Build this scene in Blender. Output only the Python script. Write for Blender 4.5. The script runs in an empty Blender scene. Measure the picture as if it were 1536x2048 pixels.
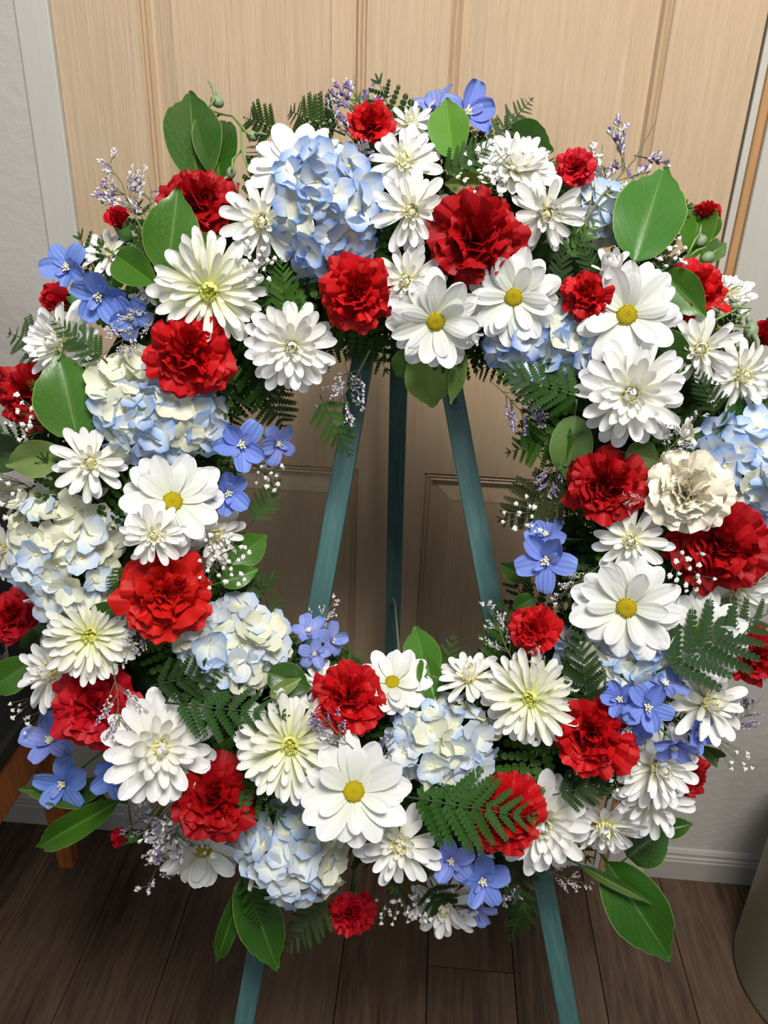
import bpy, math, random
import numpy as np
from mathutils import Vector, Matrix, Euler, noise
random.seed(7)
S = bpy.context.scene
COL = S.collection
PI = math.pi

# ------------------------------------------------------------------ camera
DIST, EYE, FPX = 1.18, 1.34, 1584.0
def cam_axes(y, p, r):
    y, p, r = [math.radians(a) for a in (y, p, r)]
    F = Vector((-math.sin(y)*math.cos(p), math.cos(y)*math.cos(p), -math.sin(p)))
    R = F.cross(Vector((0, 0, 1))).normalized(); D = F.cross(R)
    return F, R*math.cos(r)+D*math.sin(r), -R*math.sin(r)+D*math.cos(r)
CF, CR, CD = cam_axes(3.49, 25.59, -2.05)
CP = Vector((0, -DIST, EYE))
cd = bpy.data.cameras.new('camera'); co = bpy.data.objects.new('camera', cd); COL.objects.link(co)
cd.sensor_fit = 'HORIZONTAL'; cd.sensor_width = 36; cd.lens = FPX/1536*36; cd.clip_start = .02
M = Matrix((CR, -CD, -CF)).transposed().to_4x4(); M.translation = CP
co.matrix_world = M
S.camera = co
def ray(u, v):
    return CF + CR*((u-768)/FPX) + CD*((v-1024)/FPX)

# ------------------------------------------------------------------ light and exposure
w = bpy.data.worlds.new('world'); S.world = w; w.use_nodes = True
w.node_tree.nodes['Background'].inputs[0].default_value = (.86, .93, 1.0, 1)
w.node_tree.nodes['Background'].inputs[1].default_value = .20
def area(name, loc, target, size, power, color, sy=None):
    l = bpy.data.lights.new(name, 'AREA'); l.energy = power; l.color = color; l.size = size
    if sy: l.shape = 'RECTANGLE'; l.size_y = sy
    o = bpy.data.objects.new(name, l); COL.objects.link(o); o.location = loc
    o.rotation_euler = (Vector(target)-Vector(loc)).to_track_quat('-Z', 'Y').to_euler()
    return o
area('ceiling_lamp', (.30, -1.42, 2.65), (0, -.35, .9), .62, 68, (1, .955, .91))
area('window_light', (-1.7, -2.9, 1.75), (0, -.4, 1.1), .9, 10, (.80, .90, 1.0), 1.3)
area('room_lamp', (.62, -3.1, 1.5), (.1, -.2, 1.2), .30, 8, (1, .97, .94), 1.0)
vs = S.view_settings
vs.view_transform = 'Standard'; vs.look = 'None'; vs.exposure = -0.40; vs.gamma = 1; vs.use_curve_mapping = False
S.cycles.use_denoising = True
S.cycles.max_bounces = 6; S.cycles.transparent_max_bounces = 4
S.cycles.sample_clamp_indirect = 4

# ------------------------------------------------------------------ materials
def lin(c):
    f = lambda x: x/12.92 if x <= .04045 else ((x+.055)/1.055)**2.4
    return tuple(f(x/255) for x in c)+(1,)
class NT:
    def __init__(s, name):
        s.m = bpy.data.materials.new(name); s.m.use_nodes = True
        s.t = s.m.node_tree; s.n = s.t.nodes; s.p = s.n['Principled BSDF']; s.out = s.n['Material Output']
    def new(s, kind, **kw):
        n = s.n.new('ShaderNode'+kind)
        for k, v in kw.items(): setattr(n, k, v)
        return n
    def link(s, a, b): s.t.links.new(a, b)
    def val(s, sock, v):
        if hasattr(v, 'is_output') or isinstance(v, bpy.types.NodeSocket): s.link(v, sock)
        else: sock.default_value = v
    def math(s, op, a, b=0.0, c=0.0):
        n = s.new('Math', operation=op)
        for i, v in enumerate((a, b, c)): s.val(n.inputs[i], v)
        return n.outputs[0]
    def mix(s, f, a, b, bt='MIX'):
        n = s.new('Mix', data_type='RGBA', blend_type=bt)
        s.val(n.inputs[0], f); s.val(n.inputs[6], a); s.val(n.inputs[7], b)
        return n.outputs[2]
    def ramp(s, f, stops):
        n = s.new('ValToRGB'); e = n.color_ramp.elements
        while len(e) < len(stops): e.new(.5)
        for i, (p, c) in enumerate(stops): e[i].position = p; e[i].color = c
        s.link(f, n.inputs[0]); return n.outputs[0]
    def noise(s, scale, detail=4, vec=None, mapscale=None, rough=.55, dist=0.0):
        n = s.new('TexNoise'); n.inputs['Scale'].default_value = scale; n.inputs['Detail'].default_value = detail
        n.inputs['Roughness'].default_value = rough; n.inputs['Distortion'].default_value = dist
        if vec is None: vec = s.new('TexCoord').outputs['Object']
        if mapscale:
            mp = s.new('Mapping'); mp.inputs['Scale'].default_value = mapscale; s.link(vec, mp.inputs[0]); vec = mp.outputs[0]
        s.link(vec, n.inputs['Vector']); return n.outputs[0]
    def bump(s, h, strength, dist=.001):
        n = s.new('Bump'); n.inputs['Strength'].default_value = strength; n.inputs['Distance'].default_value = dist
        s.link(h, n.inputs['Height']); s.link(n.outputs[0], s.p.inputs['Normal']); return n.outputs[0]
    def uv(s):
        u = s.new('UVMap'); x = s.new('SeparateXYZ'); s.link(u.outputs[0], x.inputs[0]); return x.outputs[0], x.outputs[1]
    def translucent(s, color, amount, normal=None):
        t = s.new('BsdfTranslucent'); s.val(t.inputs[0], color)
        mx = s.new('MixShader'); mx.inputs[0].default_value = amount
        s.link(s.p.outputs[0], mx.inputs[1]); s.link(t.outputs[0], mx.inputs[2]); s.link(mx.outputs[0], s.out.inputs[0])
def plain(name, rgb, rough=.6, bump=None, spec=.5, var=0):
    k = NT(name); c = lin(rgb)
    if var:
        f = k.noise(bump[0] if bump else 20, 3); k.link(k.mix(f, tuple(x*(1-var) for x in c[:3])+(1,), tuple(min(1, x*(1+var)) for x in c[:3])+(1,)), k.p.inputs['Base Color'])
    else: k.p.inputs['Base Color'].default_value = c
    k.p.inputs['Roughness'].default_value = rough; k.p.inputs['Specular IOR Level'].default_value = spec
    if bump: k.bump(k.noise(bump[0], 4), bump[1], bump[2])
    return k.m
def petal_mat(name, outer, power=1.6, ribs=14, transl=.28, rough=.5, tip=None, objtip=False, ribstrength=.35):
    """outer colour at the tip, the object's own colour near the base (or the other way round with objtip)"""
    k = NT(name); u, t = k.uv(); oi = k.new('ObjectInfo')
    f = k.math('POWER', t, power)
    a, b = oi.outputs['Color'], lin(outer)
    if objtip: a, b = b, oi.outputs['Color']
    c = k.mix(f, a, b)
    rv = k.math('MULTIPLY_ADD', oi.outputs['Random'], .10, .92)
    hs = k.new('HueSaturation'); k.link(c, hs.inputs['Color']); k.link(rv, hs.inputs['Value'])
    c = hs.outputs[0]
    k.link(c, k.p.inputs['Base Color']); k.p.inputs['Roughness'].default_value = rough
    k.p.inputs['Specular IOR Level'].default_value = .3
    s = k.math('SINE', k.math('MULTIPLY', u, ribs*2*PI))
    k.bump(s, ribstrength, .0006)
    k.translucent(c, transl)
    return k.m
MW = petal_mat('white_petal', (250, 250, 255), .55, 2, .25, ribstrength=.15)
MCO = petal_mat('core_petal', (236, 230, 150), 1.0, 2, .2, objtip=True, ribstrength=.1)
MD = petal_mat('daisy_petal', (250, 250, 253), .55, 3, .22, ribstrength=.16)
MH = petal_mat('hydrangea_petal', (236, 238, 222), 1.0, 3, .2, .45, objtip=True, ribstrength=.12)
ML = petal_mat('delphinium_petal', (126, 152, 226), .6, 4, .2, .5, ribstrength=.3)
def carn_mat():
    k = NT('carnation_petal'); u, t = k.uv(); oi = k.new('ObjectInfo')
    n = k.noise(9, 3)
    c = k.mix(k.math('MULTIPLY', n, .35), oi.outputs['Color'], lin((120, 6, 12)), 'MIX')
    hs = k.new('HueSaturation'); k.link(oi.outputs['Color'], hs.inputs['Color'])
    k.link(k.math('MULTIPLY_ADD', oi.outputs['Random'], .3, .8), hs.inputs['Value'])
    c = hs.outputs[0]
    k.link(c, k.p.inputs['Base Color']); k.p.inputs['Roughness'].default_value = .55; k.p.inputs['Specular IOR Level'].default_value = .25
    k.bump(k.math('SINE', k.math('MULTIPLY', u, 60)), .25, .0005)
    k.translucent(c, .12); return k.m
MC = carn_mat()
def leaf_mat():
    k = NT('glossy_leaf'); u, t = k.uv(); oi = k.new('ObjectInfo')
    d = k.math('ABSOLUTE', k.math('SUBTRACT', u, .5))
    rib = k.math('LESS_THAN', d, .016)
    sv = k.math('SINE', k.math('MULTIPLY', k.math('SUBTRACT', t, k.math('MULTIPLY', d, .75)), 55))
    side = k.math('MULTIPLY', k.math('POWER', k.math('MAXIMUM', sv, 0.0), 24.0), .07)
    n = k.noise(25, 3)
    base = k.mix(k.math('MULTIPLY', n, .5), oi.outputs['Color'], k.mix(.5, oi.outputs['Color'], lin((25, 60, 12))))
    c = k.mix(k.math('MAXIMUM', k.math('MULTIPLY', rib, .28), side), base, lin((140, 168, 80)))
    edge = k.math('GREATER_THAN', d, .487)
    c = k.mix(k.math('MULTIPLY', edge, .5), c, lin((165, 185, 90)))
    k.link(c, k.p.inputs['Base Color']); k.p.inputs['Roughness'].default_value = .34; k.p.inputs['Specular IOR Level'].default_value = .5
    v = k.new('TexVoronoi'); v.inputs['Scale'].default_value = 420
    k.link(k.new('TexCoord').outputs['Object'], v.inputs['Vector'])
    drops = k.math('SUBTRACT', 1.0, k.math('MULTIPLY', v.outputs['Distance'], 2.6)); drops = k.math('MAXIMUM', drops, 0.0)
    keep = k.math('GREATER_THAN', k.noise(30, 3), .55)
    h = k.math('ADD', k.math('MULTIPLY', k.math('MULTIPLY', drops, keep), .6), k.math('MULTIPLY', k.math('POWER', k.math('MAXIMUM', sv, 0.0), 12.0), -.10))
    k.bump(h, .4, .0008)
    k.translucent(c, .12); return k.m
MLEAF = leaf_mat()
def fern_mat():
    k = NT('fern_leaflet'); oi = k.new('ObjectInfo'); n = k.noise(40, 3)
    c = k.mix(k.math('MULTIPLY', n, .6), oi.outputs['Color'], k.mix(.55, oi.outputs['Color'], lin((12, 32, 10))))
    k.link(c, k.p.inputs['Base Color']); k.p.inputs['Roughness'].default_value = .5; k.p.inputs['Specular IOR Level'].default_value = .22
    k.bump(k.noise(300, 2), .3, .0006); k.translucent(c, .1); return k.m
MFERN = fern_mat()
MSTEM = plain('green_stem', (66, 104, 48), .5, (60, .3, .001))
MDSTEM = plain('dark_stem', (44, 66, 34), .6)
MCAL = plain('green_calyx', (78, 122, 58), .42, (80, .3, .001), var=.2)
MMOSS = plain('moss_foam', (20, 34, 15), .95, (60, 1, .006), .1, .4)
MYEL = plain('yellow_floret', (198, 178, 22), .7, (400, .7, .001), .3, .15)
MYG = plain('yellow_green_floret', (198, 206, 90), .6, None, .3)
MCRM = plain('cream_floret', (244, 234, 150), .8, None, .3)
MBEE = plain('cream_bee', (225, 224, 196), .6, None, .3)
MSPUR = plain('grey_violet_spur', (146, 134, 158), .6, (200, .6, .001), .3, .2)
MBABY = plain('tiny_white_blossom', (236, 238, 230), .6, None, .3)
MLIM = plain('white_calyx_bits', (214, 212, 206), .6, None, .3)
MLIMV = plain('violet_calyx_bits', (128, 108, 160), .6, None, .3)
MTWIG = plain('greygreen_twig', (104, 108, 78), .6)
MTEAL_N = None
def wood_mat(name, c1, c2, scale, ms, rough=.5, bumpS=.3, rnd=0.0, bd=.001, spec=.5):
    k = NT(name); tc = k.new('TexCoord').outputs['Object']; oi = k.new('ObjectInfo')
    off = k.new('VectorMath', operation='MULTIPLY_ADD'); k.link(tc, off.inputs[0]); off.inputs[1].default_value = (1, 1, 1)
    sc = k.new('VectorMath', operation='SCALE'); sc.inputs[0].default_value = (7, 3, 5); k.link(oi.outputs['Random'], sc.inputs['Scale']); k.link(sc.outputs[0], off.inputs[2])
    n = k.noise(scale, 6, off.outputs[0], ms, .65, .6); n2 = k.noise(scale*4, 3, off.outputs[0], ms, .6)
    f = k.math('ADD', k.math('MULTIPLY', n, .7), k.math('MULTIPLY', n2, .3))
    c = k.ramp(f, [(.34, lin(c1)), (.66, lin(c2))])
    if rnd:
        bl = k.noise(5, 4, off.outputs[0], (1.6, .5, 1)); c = k.mix(k.math('MULTIPLY', k.math('SMOOTH_MIN', k.math('MULTIPLY', k.math('SUBTRACT', bl, .42), 3.0), 1.0, .1), .45), c, lin((118, 98, 80)))
        hs = k.new('HueSaturation'); k.link(c, hs.inputs['Color']); k.link(k.math('MULTIPLY_ADD', oi.outputs['Random'], rnd, 1-rnd/2), hs.inputs['Value']); c = hs.outputs[0]
    k.link(c, k.p.inputs['Base Color']); k.p.inputs['Roughness'].default_value = rough; k.p.inputs['Specular IOR Level'].default_value = spec
    k.bump(f, bumpS, bd); return k.m
MDOOR = wood_mat('cream_door_paint', (192, 166, 134), (206, 181, 150), 9, (16, 16, .55), .19, 1.0, 0, .0022, .6)
MFLOOR = wood_mat('dark_oak_plank', (40, 28, 20), (96, 74, 58), 6, (12, .9, 1), .5, .35, .35, .001, .35)
MSEAM = plain('dark_seam', (22, 17, 14), .9)
MTEAL = wood_mat('teal_stained_wood', (46, 86, 86), (78, 116, 114), 14, (5, 5, .5), .5, .3, 0, .0006)
MORANGE = wood_mat('orange_stained_wood', (120, 62, 22), (168, 98, 42), 8, (6, 6, .5), .42, .2)
MEDGE = wood_mat('honey_wood_edge', (172, 128, 82), (196, 154, 106), 8, (6, 6, .5), .4, .2)
MBLACK = plain('black_lacquer', (20, 19, 20), .5, (30, .1, .001))
MWALL = plain('orange_peel_wall', (190, 186, 178), .62, (55, .4, .004))
MCASE = wood_mat('white_painted_wood', (190, 187, 177), (198, 195, 185), 9, (10, 10, .5), .4, .4)
MWHITE = plain('white_paint', (172, 168, 160), .4, (40, .1, .001))
MPOT = plain('cream_glaze', (146, 139, 116), .45, (12, .2, .003), .4, .04)
MSTEEL = plain('dull_wire', (110, 104, 96), .4)

# ------------------------------------------------------------------ object helpers
def tag(o, label=None, cat=None, group=None, kind=None):
    if label: o['label'] = label
    if cat: o['category'] = cat
    if group: o['group'] = group
    if kind: o['kind'] = kind
    return o
def link(name, data, parent=None, m=None, color=None):
    o = bpy.data.objects.new(name, data); COL.objects.link(o)
    if parent is not None: o.parent = parent
    if m is not None: o.matrix_basis = m
    if color is not None: o.color = color
    return o
class MB:
    def __init__(s): s.v = []; s.f = []; s.uv = []
    def grid(s, fn, nu, nv, M=None):
        b = len(s.v)
        for j in range(nv+1):
            for i in range(nu+1):
                a, t = -1+2*i/nu, j/nv
                p = Vector(fn(a, t)); s.v.append(M @ p if M else p); s.uv.append(((a+1)/2, t))
        for j in range(nv):
            for i in range(nu):
                q = b+j*(nu+1)+i; s.f.append((q, q+1, q+nu+2, q+nu+1))
        return s
    def box(s, x0, x1, y0, y1, z0, z1, M=None):
        b = len(s.v)
        for x, y, z in ((x0,y0,z0),(x1,y0,z0),(x1,y1,z0),(x0,y1,z0),(x0,y0,z1),(x1,y0,z1),(x1,y1,z1),(x0,y1,z1)):
            p = Vector((x, y, z)); s.v.append(M @ p if M else p); s.uv.append((.5, .5))
        for f in ((0,3,2,1),(4,5,6,7),(0,1,5,4),(1,2,6,5),(2,3,7,6),(3,0,4,7)): s.f.append(tuple(b+i for i in f))
        return s
    def tube(s, pts, rad, n=6, cap=True):
        pts = [Vector(p) for p in pts]; b = len(s.v)
        if not isinstance(rad, (list, tuple)): rad = [rad]*len(pts)
        up = None
        for i, p in enumerate(pts):
            d = (pts[min(i+1, len(pts)-1)]-pts[max(i-1, 0)])
            d = d.normalized() if d.length > 1e-9 else Vector((0, 0, 1))
            if up is None: up = d.orthogonal().normalized()
            x = (up-d*up.dot(d)); x = x.normalized() if x.length > 1e-6 else d.orthogonal().normalized(); up = x; y = d.cross(x)
            for k in range(n):
                a = 2*PI*k/n; s.v.append(p+(x*math.cos(a)+y*math.sin(a))*rad[i]); s.uv.append((k/n, i/max(1, len(pts)-1)))
        for i in range(len(pts)-1):
            for k in range(n):
                q = b+i*n; s.f.append((q+k, q+(k+1) % n, q+n+(k+1) % n, q+n+k))
        if cap:
            s.f.append(tuple(b+n-1-k for k in range(n))); e = b+(len(pts)-1)*n; s.f.append(tuple(e+k for k in range(n)))
        return s
    def lathe(s, prof, n=16, M=None):
        b = len(s.v)
        for i, (r, z) in enumerate(prof):
            for k in range(n):
                a = 2*PI*k/n; p = Vector((r*math.cos(a), r*math.sin(a), z)); s.v.append(M @ p if M else p); s.uv.append((k/n, i/(len(prof)-1)))
        for i in range(len(prof)-1):
            for k in range(n):
                q = b+i*n; s.f.append((q+k, q+(k+1) % n, q+n+(k+1) % n, q+n+k))
        return s
    def blob(s, c, r, sz=1.0, M=None):   # little octahedron
        b = len(s.v); c = Vector(c)
        for d in ((1,0,0),(0,1,0),(-1,0,0),(0,-1,0),(0,0,sz),(0,0,-sz)):
            q = Vector(d)*r; s.v.append(c+(M @ q if M else q)); s.uv.append((.5, .8))
        for f in ((0,1,4),(1,2,4),(2,3,4),(3,0,4),(1,0,5),(2,1,5),(3,2,5),(0,3,5)): s.f.append(tuple(b+i for i in f))
        return s
    def mesh(s, name, mat, smooth=True):
        me = bpy.data.meshes.new(name); me.from_pydata([tuple(v) for v in s.v], [], s.f)
        ul = me.uv_layers.new(name='UVMap')
        li = np.empty(len(me.loops), dtype=np.int32); me.loops.foreach_get('vertex_index', li)
        ul.data.foreach_set('uv', np.array(s.uv, dtype=np.float32)[li].ravel())
        if smooth: me.polygons.foreach_set('use_smooth', [True]*len(me.polygons))
        me.materials.append(mat); me.update(); return me
def bevel(o, wd=.002, seg=2):
    b = o.modifiers.new('bevel', 'BEVEL'); b.width = wd; b.segments = seg; b.limit_method = 'ANGLE'; return o
def box_obj(name, x0, x1, y0, y1, z0, z1, mat, parent=None, bv=.0015):
    c = Vector(((x0+x1)/2, (y0+y1)/2, (z0+z1)/2))
    o = link(name, MB().box(x0-c.x, x1-c.x, y0-c.y, y1-c.y, z0-c.z, z1-c.z).mesh(name, mat, False), parent, Matrix.Translation(c))
    if bv: bevel(o, bv)
    return o

# ------------------------------------------------------------------ setting: door, wall, floor
def empty(name, loc=(0, 0, 0)): return link(name, None, None, Matrix.Translation(loc))
X0, X1, DT = -.531, .380, 2.03
bm = MB().box(-2.2, -.532, 0, .12, 0, 2.6).box(.470-.05, 2.2, 0, .12, 0, 2.6).box(-.532, .42, 0, .12, DT+.01, 2.6).box(-.532, .42, .06, .12, 0, DT+.01)
tag(link('wall_back', bm.mesh('wall_back', MWALL, False)), 'off-white orange-peel textured wall either side of the cream door', kind='structure')
door = tag(empty('door_1', (0, 0, 0)), 'cream painted panel door with embossed wood grain behind the wreath', kind='structure')
O1, O2 = (-.4165, -.116), (-.009, .267)
ROWS = ((.25, .848), (1.05, 1.93))
for x0, x1 in ((X0, O1[0]), (O1[1], O2[0]), (O2[1], X1)):
    box_obj('stile', x0, x1, 0, .035, .008, DT, MDOOR, door, 0)
for x0, x1 in (O1, O2):
    for z0, z1 in ((.008, .25), (.848, 1.05), (1.93, DT)):
        box_obj('rail', x0, x1, 0.0002, .035, z0, z1, MDOOR, door, 0)
    for z0, z1 in ROWS:
        prof = [(0, 0), (.0025, .0045), (.0055, .0012), (.0085, .0048), (.0115, .0015), (.0150, .0100), (.0185, .0105), (.046, .0025), (.048, .0032)]
        mo = MB(); rings = []
        for o_, y in prof:
            rings.append(len(mo.v))
            for x, z in ((x0+o_, z0+o_), (x1-o_, z0+o_), (x1-o_, z1-o_), (x0+o_, z1-o_)): mo.v.append(Vector((x, y, z))); mo.uv.append((.5, .5))
        for a, b in zip(rings, rings[1:]):
            for k in range(4): mo.f.append((a+k, a+(k+1) % 4, b+(k+1) % 4, b+k))
        link('moulding', mo.mesh('moulding', MDOOR, False), door)
        box_obj('panel', x0+.048, x1-.048, .0032, .03, z0+.048, z1-.048, MDOOR, door, 0)
tr = tag(empty('trim_1'), 'pale casing and door stop framing the cream door', kind='structure')
box_obj('casing', -.578, -.5325, -.006, .02, 0, DT+.05, MCASE, tr, .002)
box_obj('door_stop', .3822, .3915, -.006, .03, 0, DT+.02, MCASE, tr, .001)
box_obj('wood_edge', .3915, .4025, -.012, .03, 0, DT+.02, MEDGE, tr, .002)
box_obj('casing', .4025, .478, -.020, .02, 0, DT+.05, MCASE, tr, .003)
def baseboard(name, x0, x1):
    pr = [(0, 0), (-.013, 0), (-.013, .048), (-.011, .051), (-.011, .056), (-.008, .059), (-.008, .066), (-.004, .072), (0, .074)]
    b = MB()
    for x in (x0, x1):
        for y, z in pr: b.v.append(Vector((x, y, z))); b.uv.append((.5, .5))
    n = len(pr)
    for i in range(n-1): b.f.append((i, i+1, n+i+1, n+i))
    b.f.append(tuple(range(n))[::-1]); b.f.append(tuple(range(n, 2*n)))
    tag(link(name, b.mesh(name, MWHITE, False)), None, kind='structure')
baseboard('baseboard_right', .479, 2.2); baseboard('baseboard_left', -2.2, -.579)
fl = tag(link('floor', MB().box(-2.2, 2.2, -2.4, .0, -.03, -.0095).mesh('floor', MSEAM, False)), 'dark wood-look plank floor', kind='structure')
PW = .154
for i in range(-14, 15):
    xa = .050+i*PW
    if xa < -2.2 or xa > 2.1: continue
    j0 = -.246 if i == 0 else -.246-((i*.437) % 1.0)*1.2
    cuts = [0.0, ] + [c for c in (j0, j0-1.2, j0-2.4) if c > -2.4] + [-2.4]
    for a, b in zip(cuts, cuts[1:]):
        o = box_obj('plank', xa+.0007, xa+PW-.0007, b+.0007, a-.0007, -.009, 0, MFLOOR, fl, .0012)

# ------------------------------------------------------------------ wreath frame
N = Vector((0, -math.cos(math.radians(18)), math.sin(math.radians(18))))
RX = Vector((1, 0, 0)); UY = N.cross(RX)
C = CP + ray(780, 1030)*.80
RM, RA, HB = .266, .137, .075
def onplane(u, v, h):
    d = ray(u, v); t = (C+N*h-CP).dot(N)/d.dot(N); return CP+d*t, d, t
def surf(u, v, dz=0.0):
    h = .05
    for _ in range(8):
        P, d, t = onplane(u, v, h+dz); q = P-C; q = q-N*q.dot(N); rho = q.length
        e = (rho-RM)/RA; h = HB*math.sqrt(max(0.0, 1-e*e))
    rad = q.normalized(); e = max(-1.15, min(1.15, e))
    n = (N+rad*e*.75).normalized()
    return P, n, t, rad
def toward(u, v, tx, ty, f=1.0):
    return (-ray(u, v).normalized()*f + CR*tx + CD*ty).normalized()
def frame(P, n, xdir=None, spin=0.0, s=1.0):
    x = xdir if xdir is not None else CR
    x = (x-n*x.dot(n)).normalized(); y = n.cross(x)
    R = Matrix((x, y, n)).transposed().to_4x4() @ Matrix.Rotation(spin, 4, 'Z')
    sm = Matrix.Scale(s, 4) if not isinstance(s, tuple) else Matrix.Diagonal((*s, 1))
    return Matrix.Translation(P) @ R @ sm
def core_point(P):
    q = P-C; q = q-N*q.dot(N); return C+q.normalized()*RM

# foam ring
bm = MB(); NU, NV = 96, 18
ring = []
for i in range(NU):
    a = 2*PI*i/NU; rd = RX*math.cos(a)+UY*math.sin(a)
    for j in range(NV):
        b = 2*PI*j/NV; rr = .062*(1+.10*noise.noise(Vector((math.cos(a)*5, math.sin(a)*5, b))))
        bm.v.append(rd*(RM+rr*math.cos(b))+N*(rr*.75*math.sin(b)-.005)); bm.uv.append((.5, .5))
for i in range(NU):
    for j in range(NV):
        bm.f.append((i*NV+j, ((i+1) % NU)*NV+j, ((i+1) % NU)*NV+(j+1) % NV, i*NV+(j+1) % NV))
foam = link('wreath_ring', bm.mesh('wreath_ring', MMOSS), None, Matrix.Translation(C))
tag(foam, 'dark green foam ring that carries the flowers, hung on the easel', 'wreath ring')

# ------------------------------------------------------------------ shared petal meshes
def strap(W, th0, th1, wf, cup=.3, nu=4, nv=7, wav=0.0, phase=0.0, tipn=0.0):
    pts = []; x = z = 0.0; K = 24
    for i in range(K+1):
        th = math.radians(th0+(th1-th0)*i/K); pts.append((x, z, th)); x += math.cos(th)/K; z += math.sin(th)/K
    def fn(a, t):
        t = 1-(1-t)**1.55
        i = min(K, int(round(t*K))); px, pz, th = pts[i]
        wd = W*wf(t); off = cup*wd*a*a + wav*t*math.sin(a*2.5+phase)
        notch = -tipn*(1-abs(a))*(t > .99)
        return (px-math.sin(th)*off+notch*math.cos(th), wd*a, pz+math.cos(th)*off)
    return MB().grid(fn, nu, nv)
def round_tip(t0=.35, base=.45, k=.7):
    def wf(t):
        w_ = base+(1-base)*min(1, t/t0)**.8
        if t > k: w_ *= math.sqrt(max(0.03, 1-((t-k)/(1-k))**2.2))
        return w_
    return wf
wfm = round_tip(.6, .5, .72)
MUM_O = [strap(.145, 4, e, wfm, .35).mesh('petal', MW) for e in (-22, -8, 10)]
MUM_M = [strap(.125, 5, e, wfm, .5).mesh('petal', MW) for e in (25, 45)]
MUM_I = [strap(.12, 0, e, wfm, .6, 3, 6).mesh('petal', MW) for e in (55, 80)]
MUM_C = [strap(.13, 0, e, wfm, .55, 3, 6).mesh('petal', MCO) for e in (60, 85)]
SPI = [strap(.095, 6, e, round_tip(.7, .5, .8), .55).mesh('petal', MW) for e in (-20, -5, 15)]
wfd = round_tip(.45, .35, .62)
DAI = [strap(.235, 6, e, wfd, c_, 6, 8, .012, p_).mesh('petal', MD) for e, c_, p_ in ((-18, .10, 0), (-4, -.08, 2), (10, .16, 4))]
wfh = lambda t: (math.sin(PI*min(1, .12+t*.80))**.62) if t < .98 else .50
HYD = [strap(.52, 22, e, wfh, c_, 5, 5, .05, p_).mesh('petal', MH) for e, c_, p_ in ((-12, .10, 0), (6, .22, 2), (30, .2, 4))]
wfl = lambda t: .18+.82*(math.sin(PI*min(1, .05+t*.82))**.8) if t < .98 else .38
DEL = [strap(.36, 15, e, wfl, c_, 5, 6, .06, p_).mesh('petal', ML) for e, c_, p_ in ((-15, .15, 1), (12, .3, 3), (28, .35, 5))]
def carn_petal(th0, th1, seed, W=.56, L=1.0, amp=.155):
    rg = random.Random(seed); K = 20; pts = []; x = z = 0.0
    for i in range(K+1):
        th = math.radians(th0+(th1-th0)*(i/K)**1.2); pts.append((x, z, th)); x += L*math.cos(th)/K; z += L*math.sin(th)/K
    k1, k2, p1, p2 = rg.uniform(3.0, 4.6), rg.uniform(6, 8.5), rg.uniform(0, 6), rg.uniform(0, 6); lo = rg.uniform(-.10, .10)
    tooth = [rg.uniform(-.035, .035) for _ in range(19)]
    def fn(a, t):
        i = min(K, int(round(t*K))); px, pz, th = pts[i]
        wd = W*(.14+.86*t**1.1)
        off = amp*t**2.1*(math.sin(a*k1+p1+1.2*t)+.5*math.sin(a*k2+p2-1.5*t)) + .16*wd*a*a
        r_ = 1.0-(.20*a*a+.16*a**4)*t+lo*a*t*(1-a*a)
        if t > .99: r_ += tooth[int(round((a+1)*9))]
        return (px*r_-math.sin(th)*off, wd*a, pz*r_+math.cos(th)*off)
    return MB().grid(fn, 18, 7).mesh('petal', MC)
CO = [carn_petal(46, -24, s) for s in (1, 2, 3, 4, 13)]
CM = [carn_petal(64, 14, s, .50, .95, .17) for s in (5, 6, 7, 8)]
CI = [carn_petal(80, 48, s, .42, .86, .17) for s in (9, 10, 11, 12)]

def cluster(n, R, h, r, mat, name, hollow=0):
    b = MB(); b.lathe([(R, -.05), (R*.97, h*.45), (R*.7, h*.82), (R*.35, h*.98-hollow*.4), (0.001, h-hollow)], 14)
    for i in range(n):
        q = math.sqrt((i+.5)/n); a = i*2.39996
        z = h*math.sqrt(max(0, 1-q*q*.8))-(hollow*(1-q) if hollow else 0)
        b.blob((R*q*math.cos(a), R*q*math.sin(a), z), r, 1.6)
    return b.mesh(name, mat)
BUTTON = cluster(70, .215, .12, .022, MYEL, 'disc', .03)
def tuft(n, R, h, mat):
    b = MB(); b.lathe([(R, -.06), (R*.9, h*.3), (.001, h*.4)], 12)
    for i in range(n):
        q = R*math.sqrt((i+.5)/n); a = i*2.39996; c_, s_ = math.cos(a), math.sin(a); hh = h*(1-.35*(q/R)**2)*random.uniform(.88, 1.1); k = 1.0+.35*(q/R)
        b.tube([(q*c_, q*s_, 0), (q*k*c_, q*k*s_, hh*.6), (q*k*.93*c_, q*k*.93*s_, hh*.9), (q*k*.86*c_, q*k*.86*s_, hh)], [.016, .028, .026, .008], 6)
    return b.mesh('disc', mat)
EYE_C = tuft(34, .17, .30, MCRM)
EYE_Y = tuft(40, .16, .20, MYG)
BEE = MB()
for i in range(9):
    a = i*2.4; q = .10*math.sqrt(i/9)*1.3
    BEE.tube([(q*math.cos(a)*.5, q*math.sin(a)*.5, 0), (q*math.cos(a), q*math.sin(a), .14), (q*1.5*math.cos(a), q*1.5*math.sin(a), .26)], [.03, .05, .03], 5)
BEE = BEE.mesh('bee', MBEE)
def spur_mesh(L, bend):
    return MB().tube([(bend*(t**2), 0, -L*t) for t in [i/7 for i in range(8)]], [.11, .10, .085, .07, .06, .05, .045, .02], 8).mesh('spur', MSPUR)
SPUR = [spur_mesh(.95, .35), spur_mesh(.8, -.4)]
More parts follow.
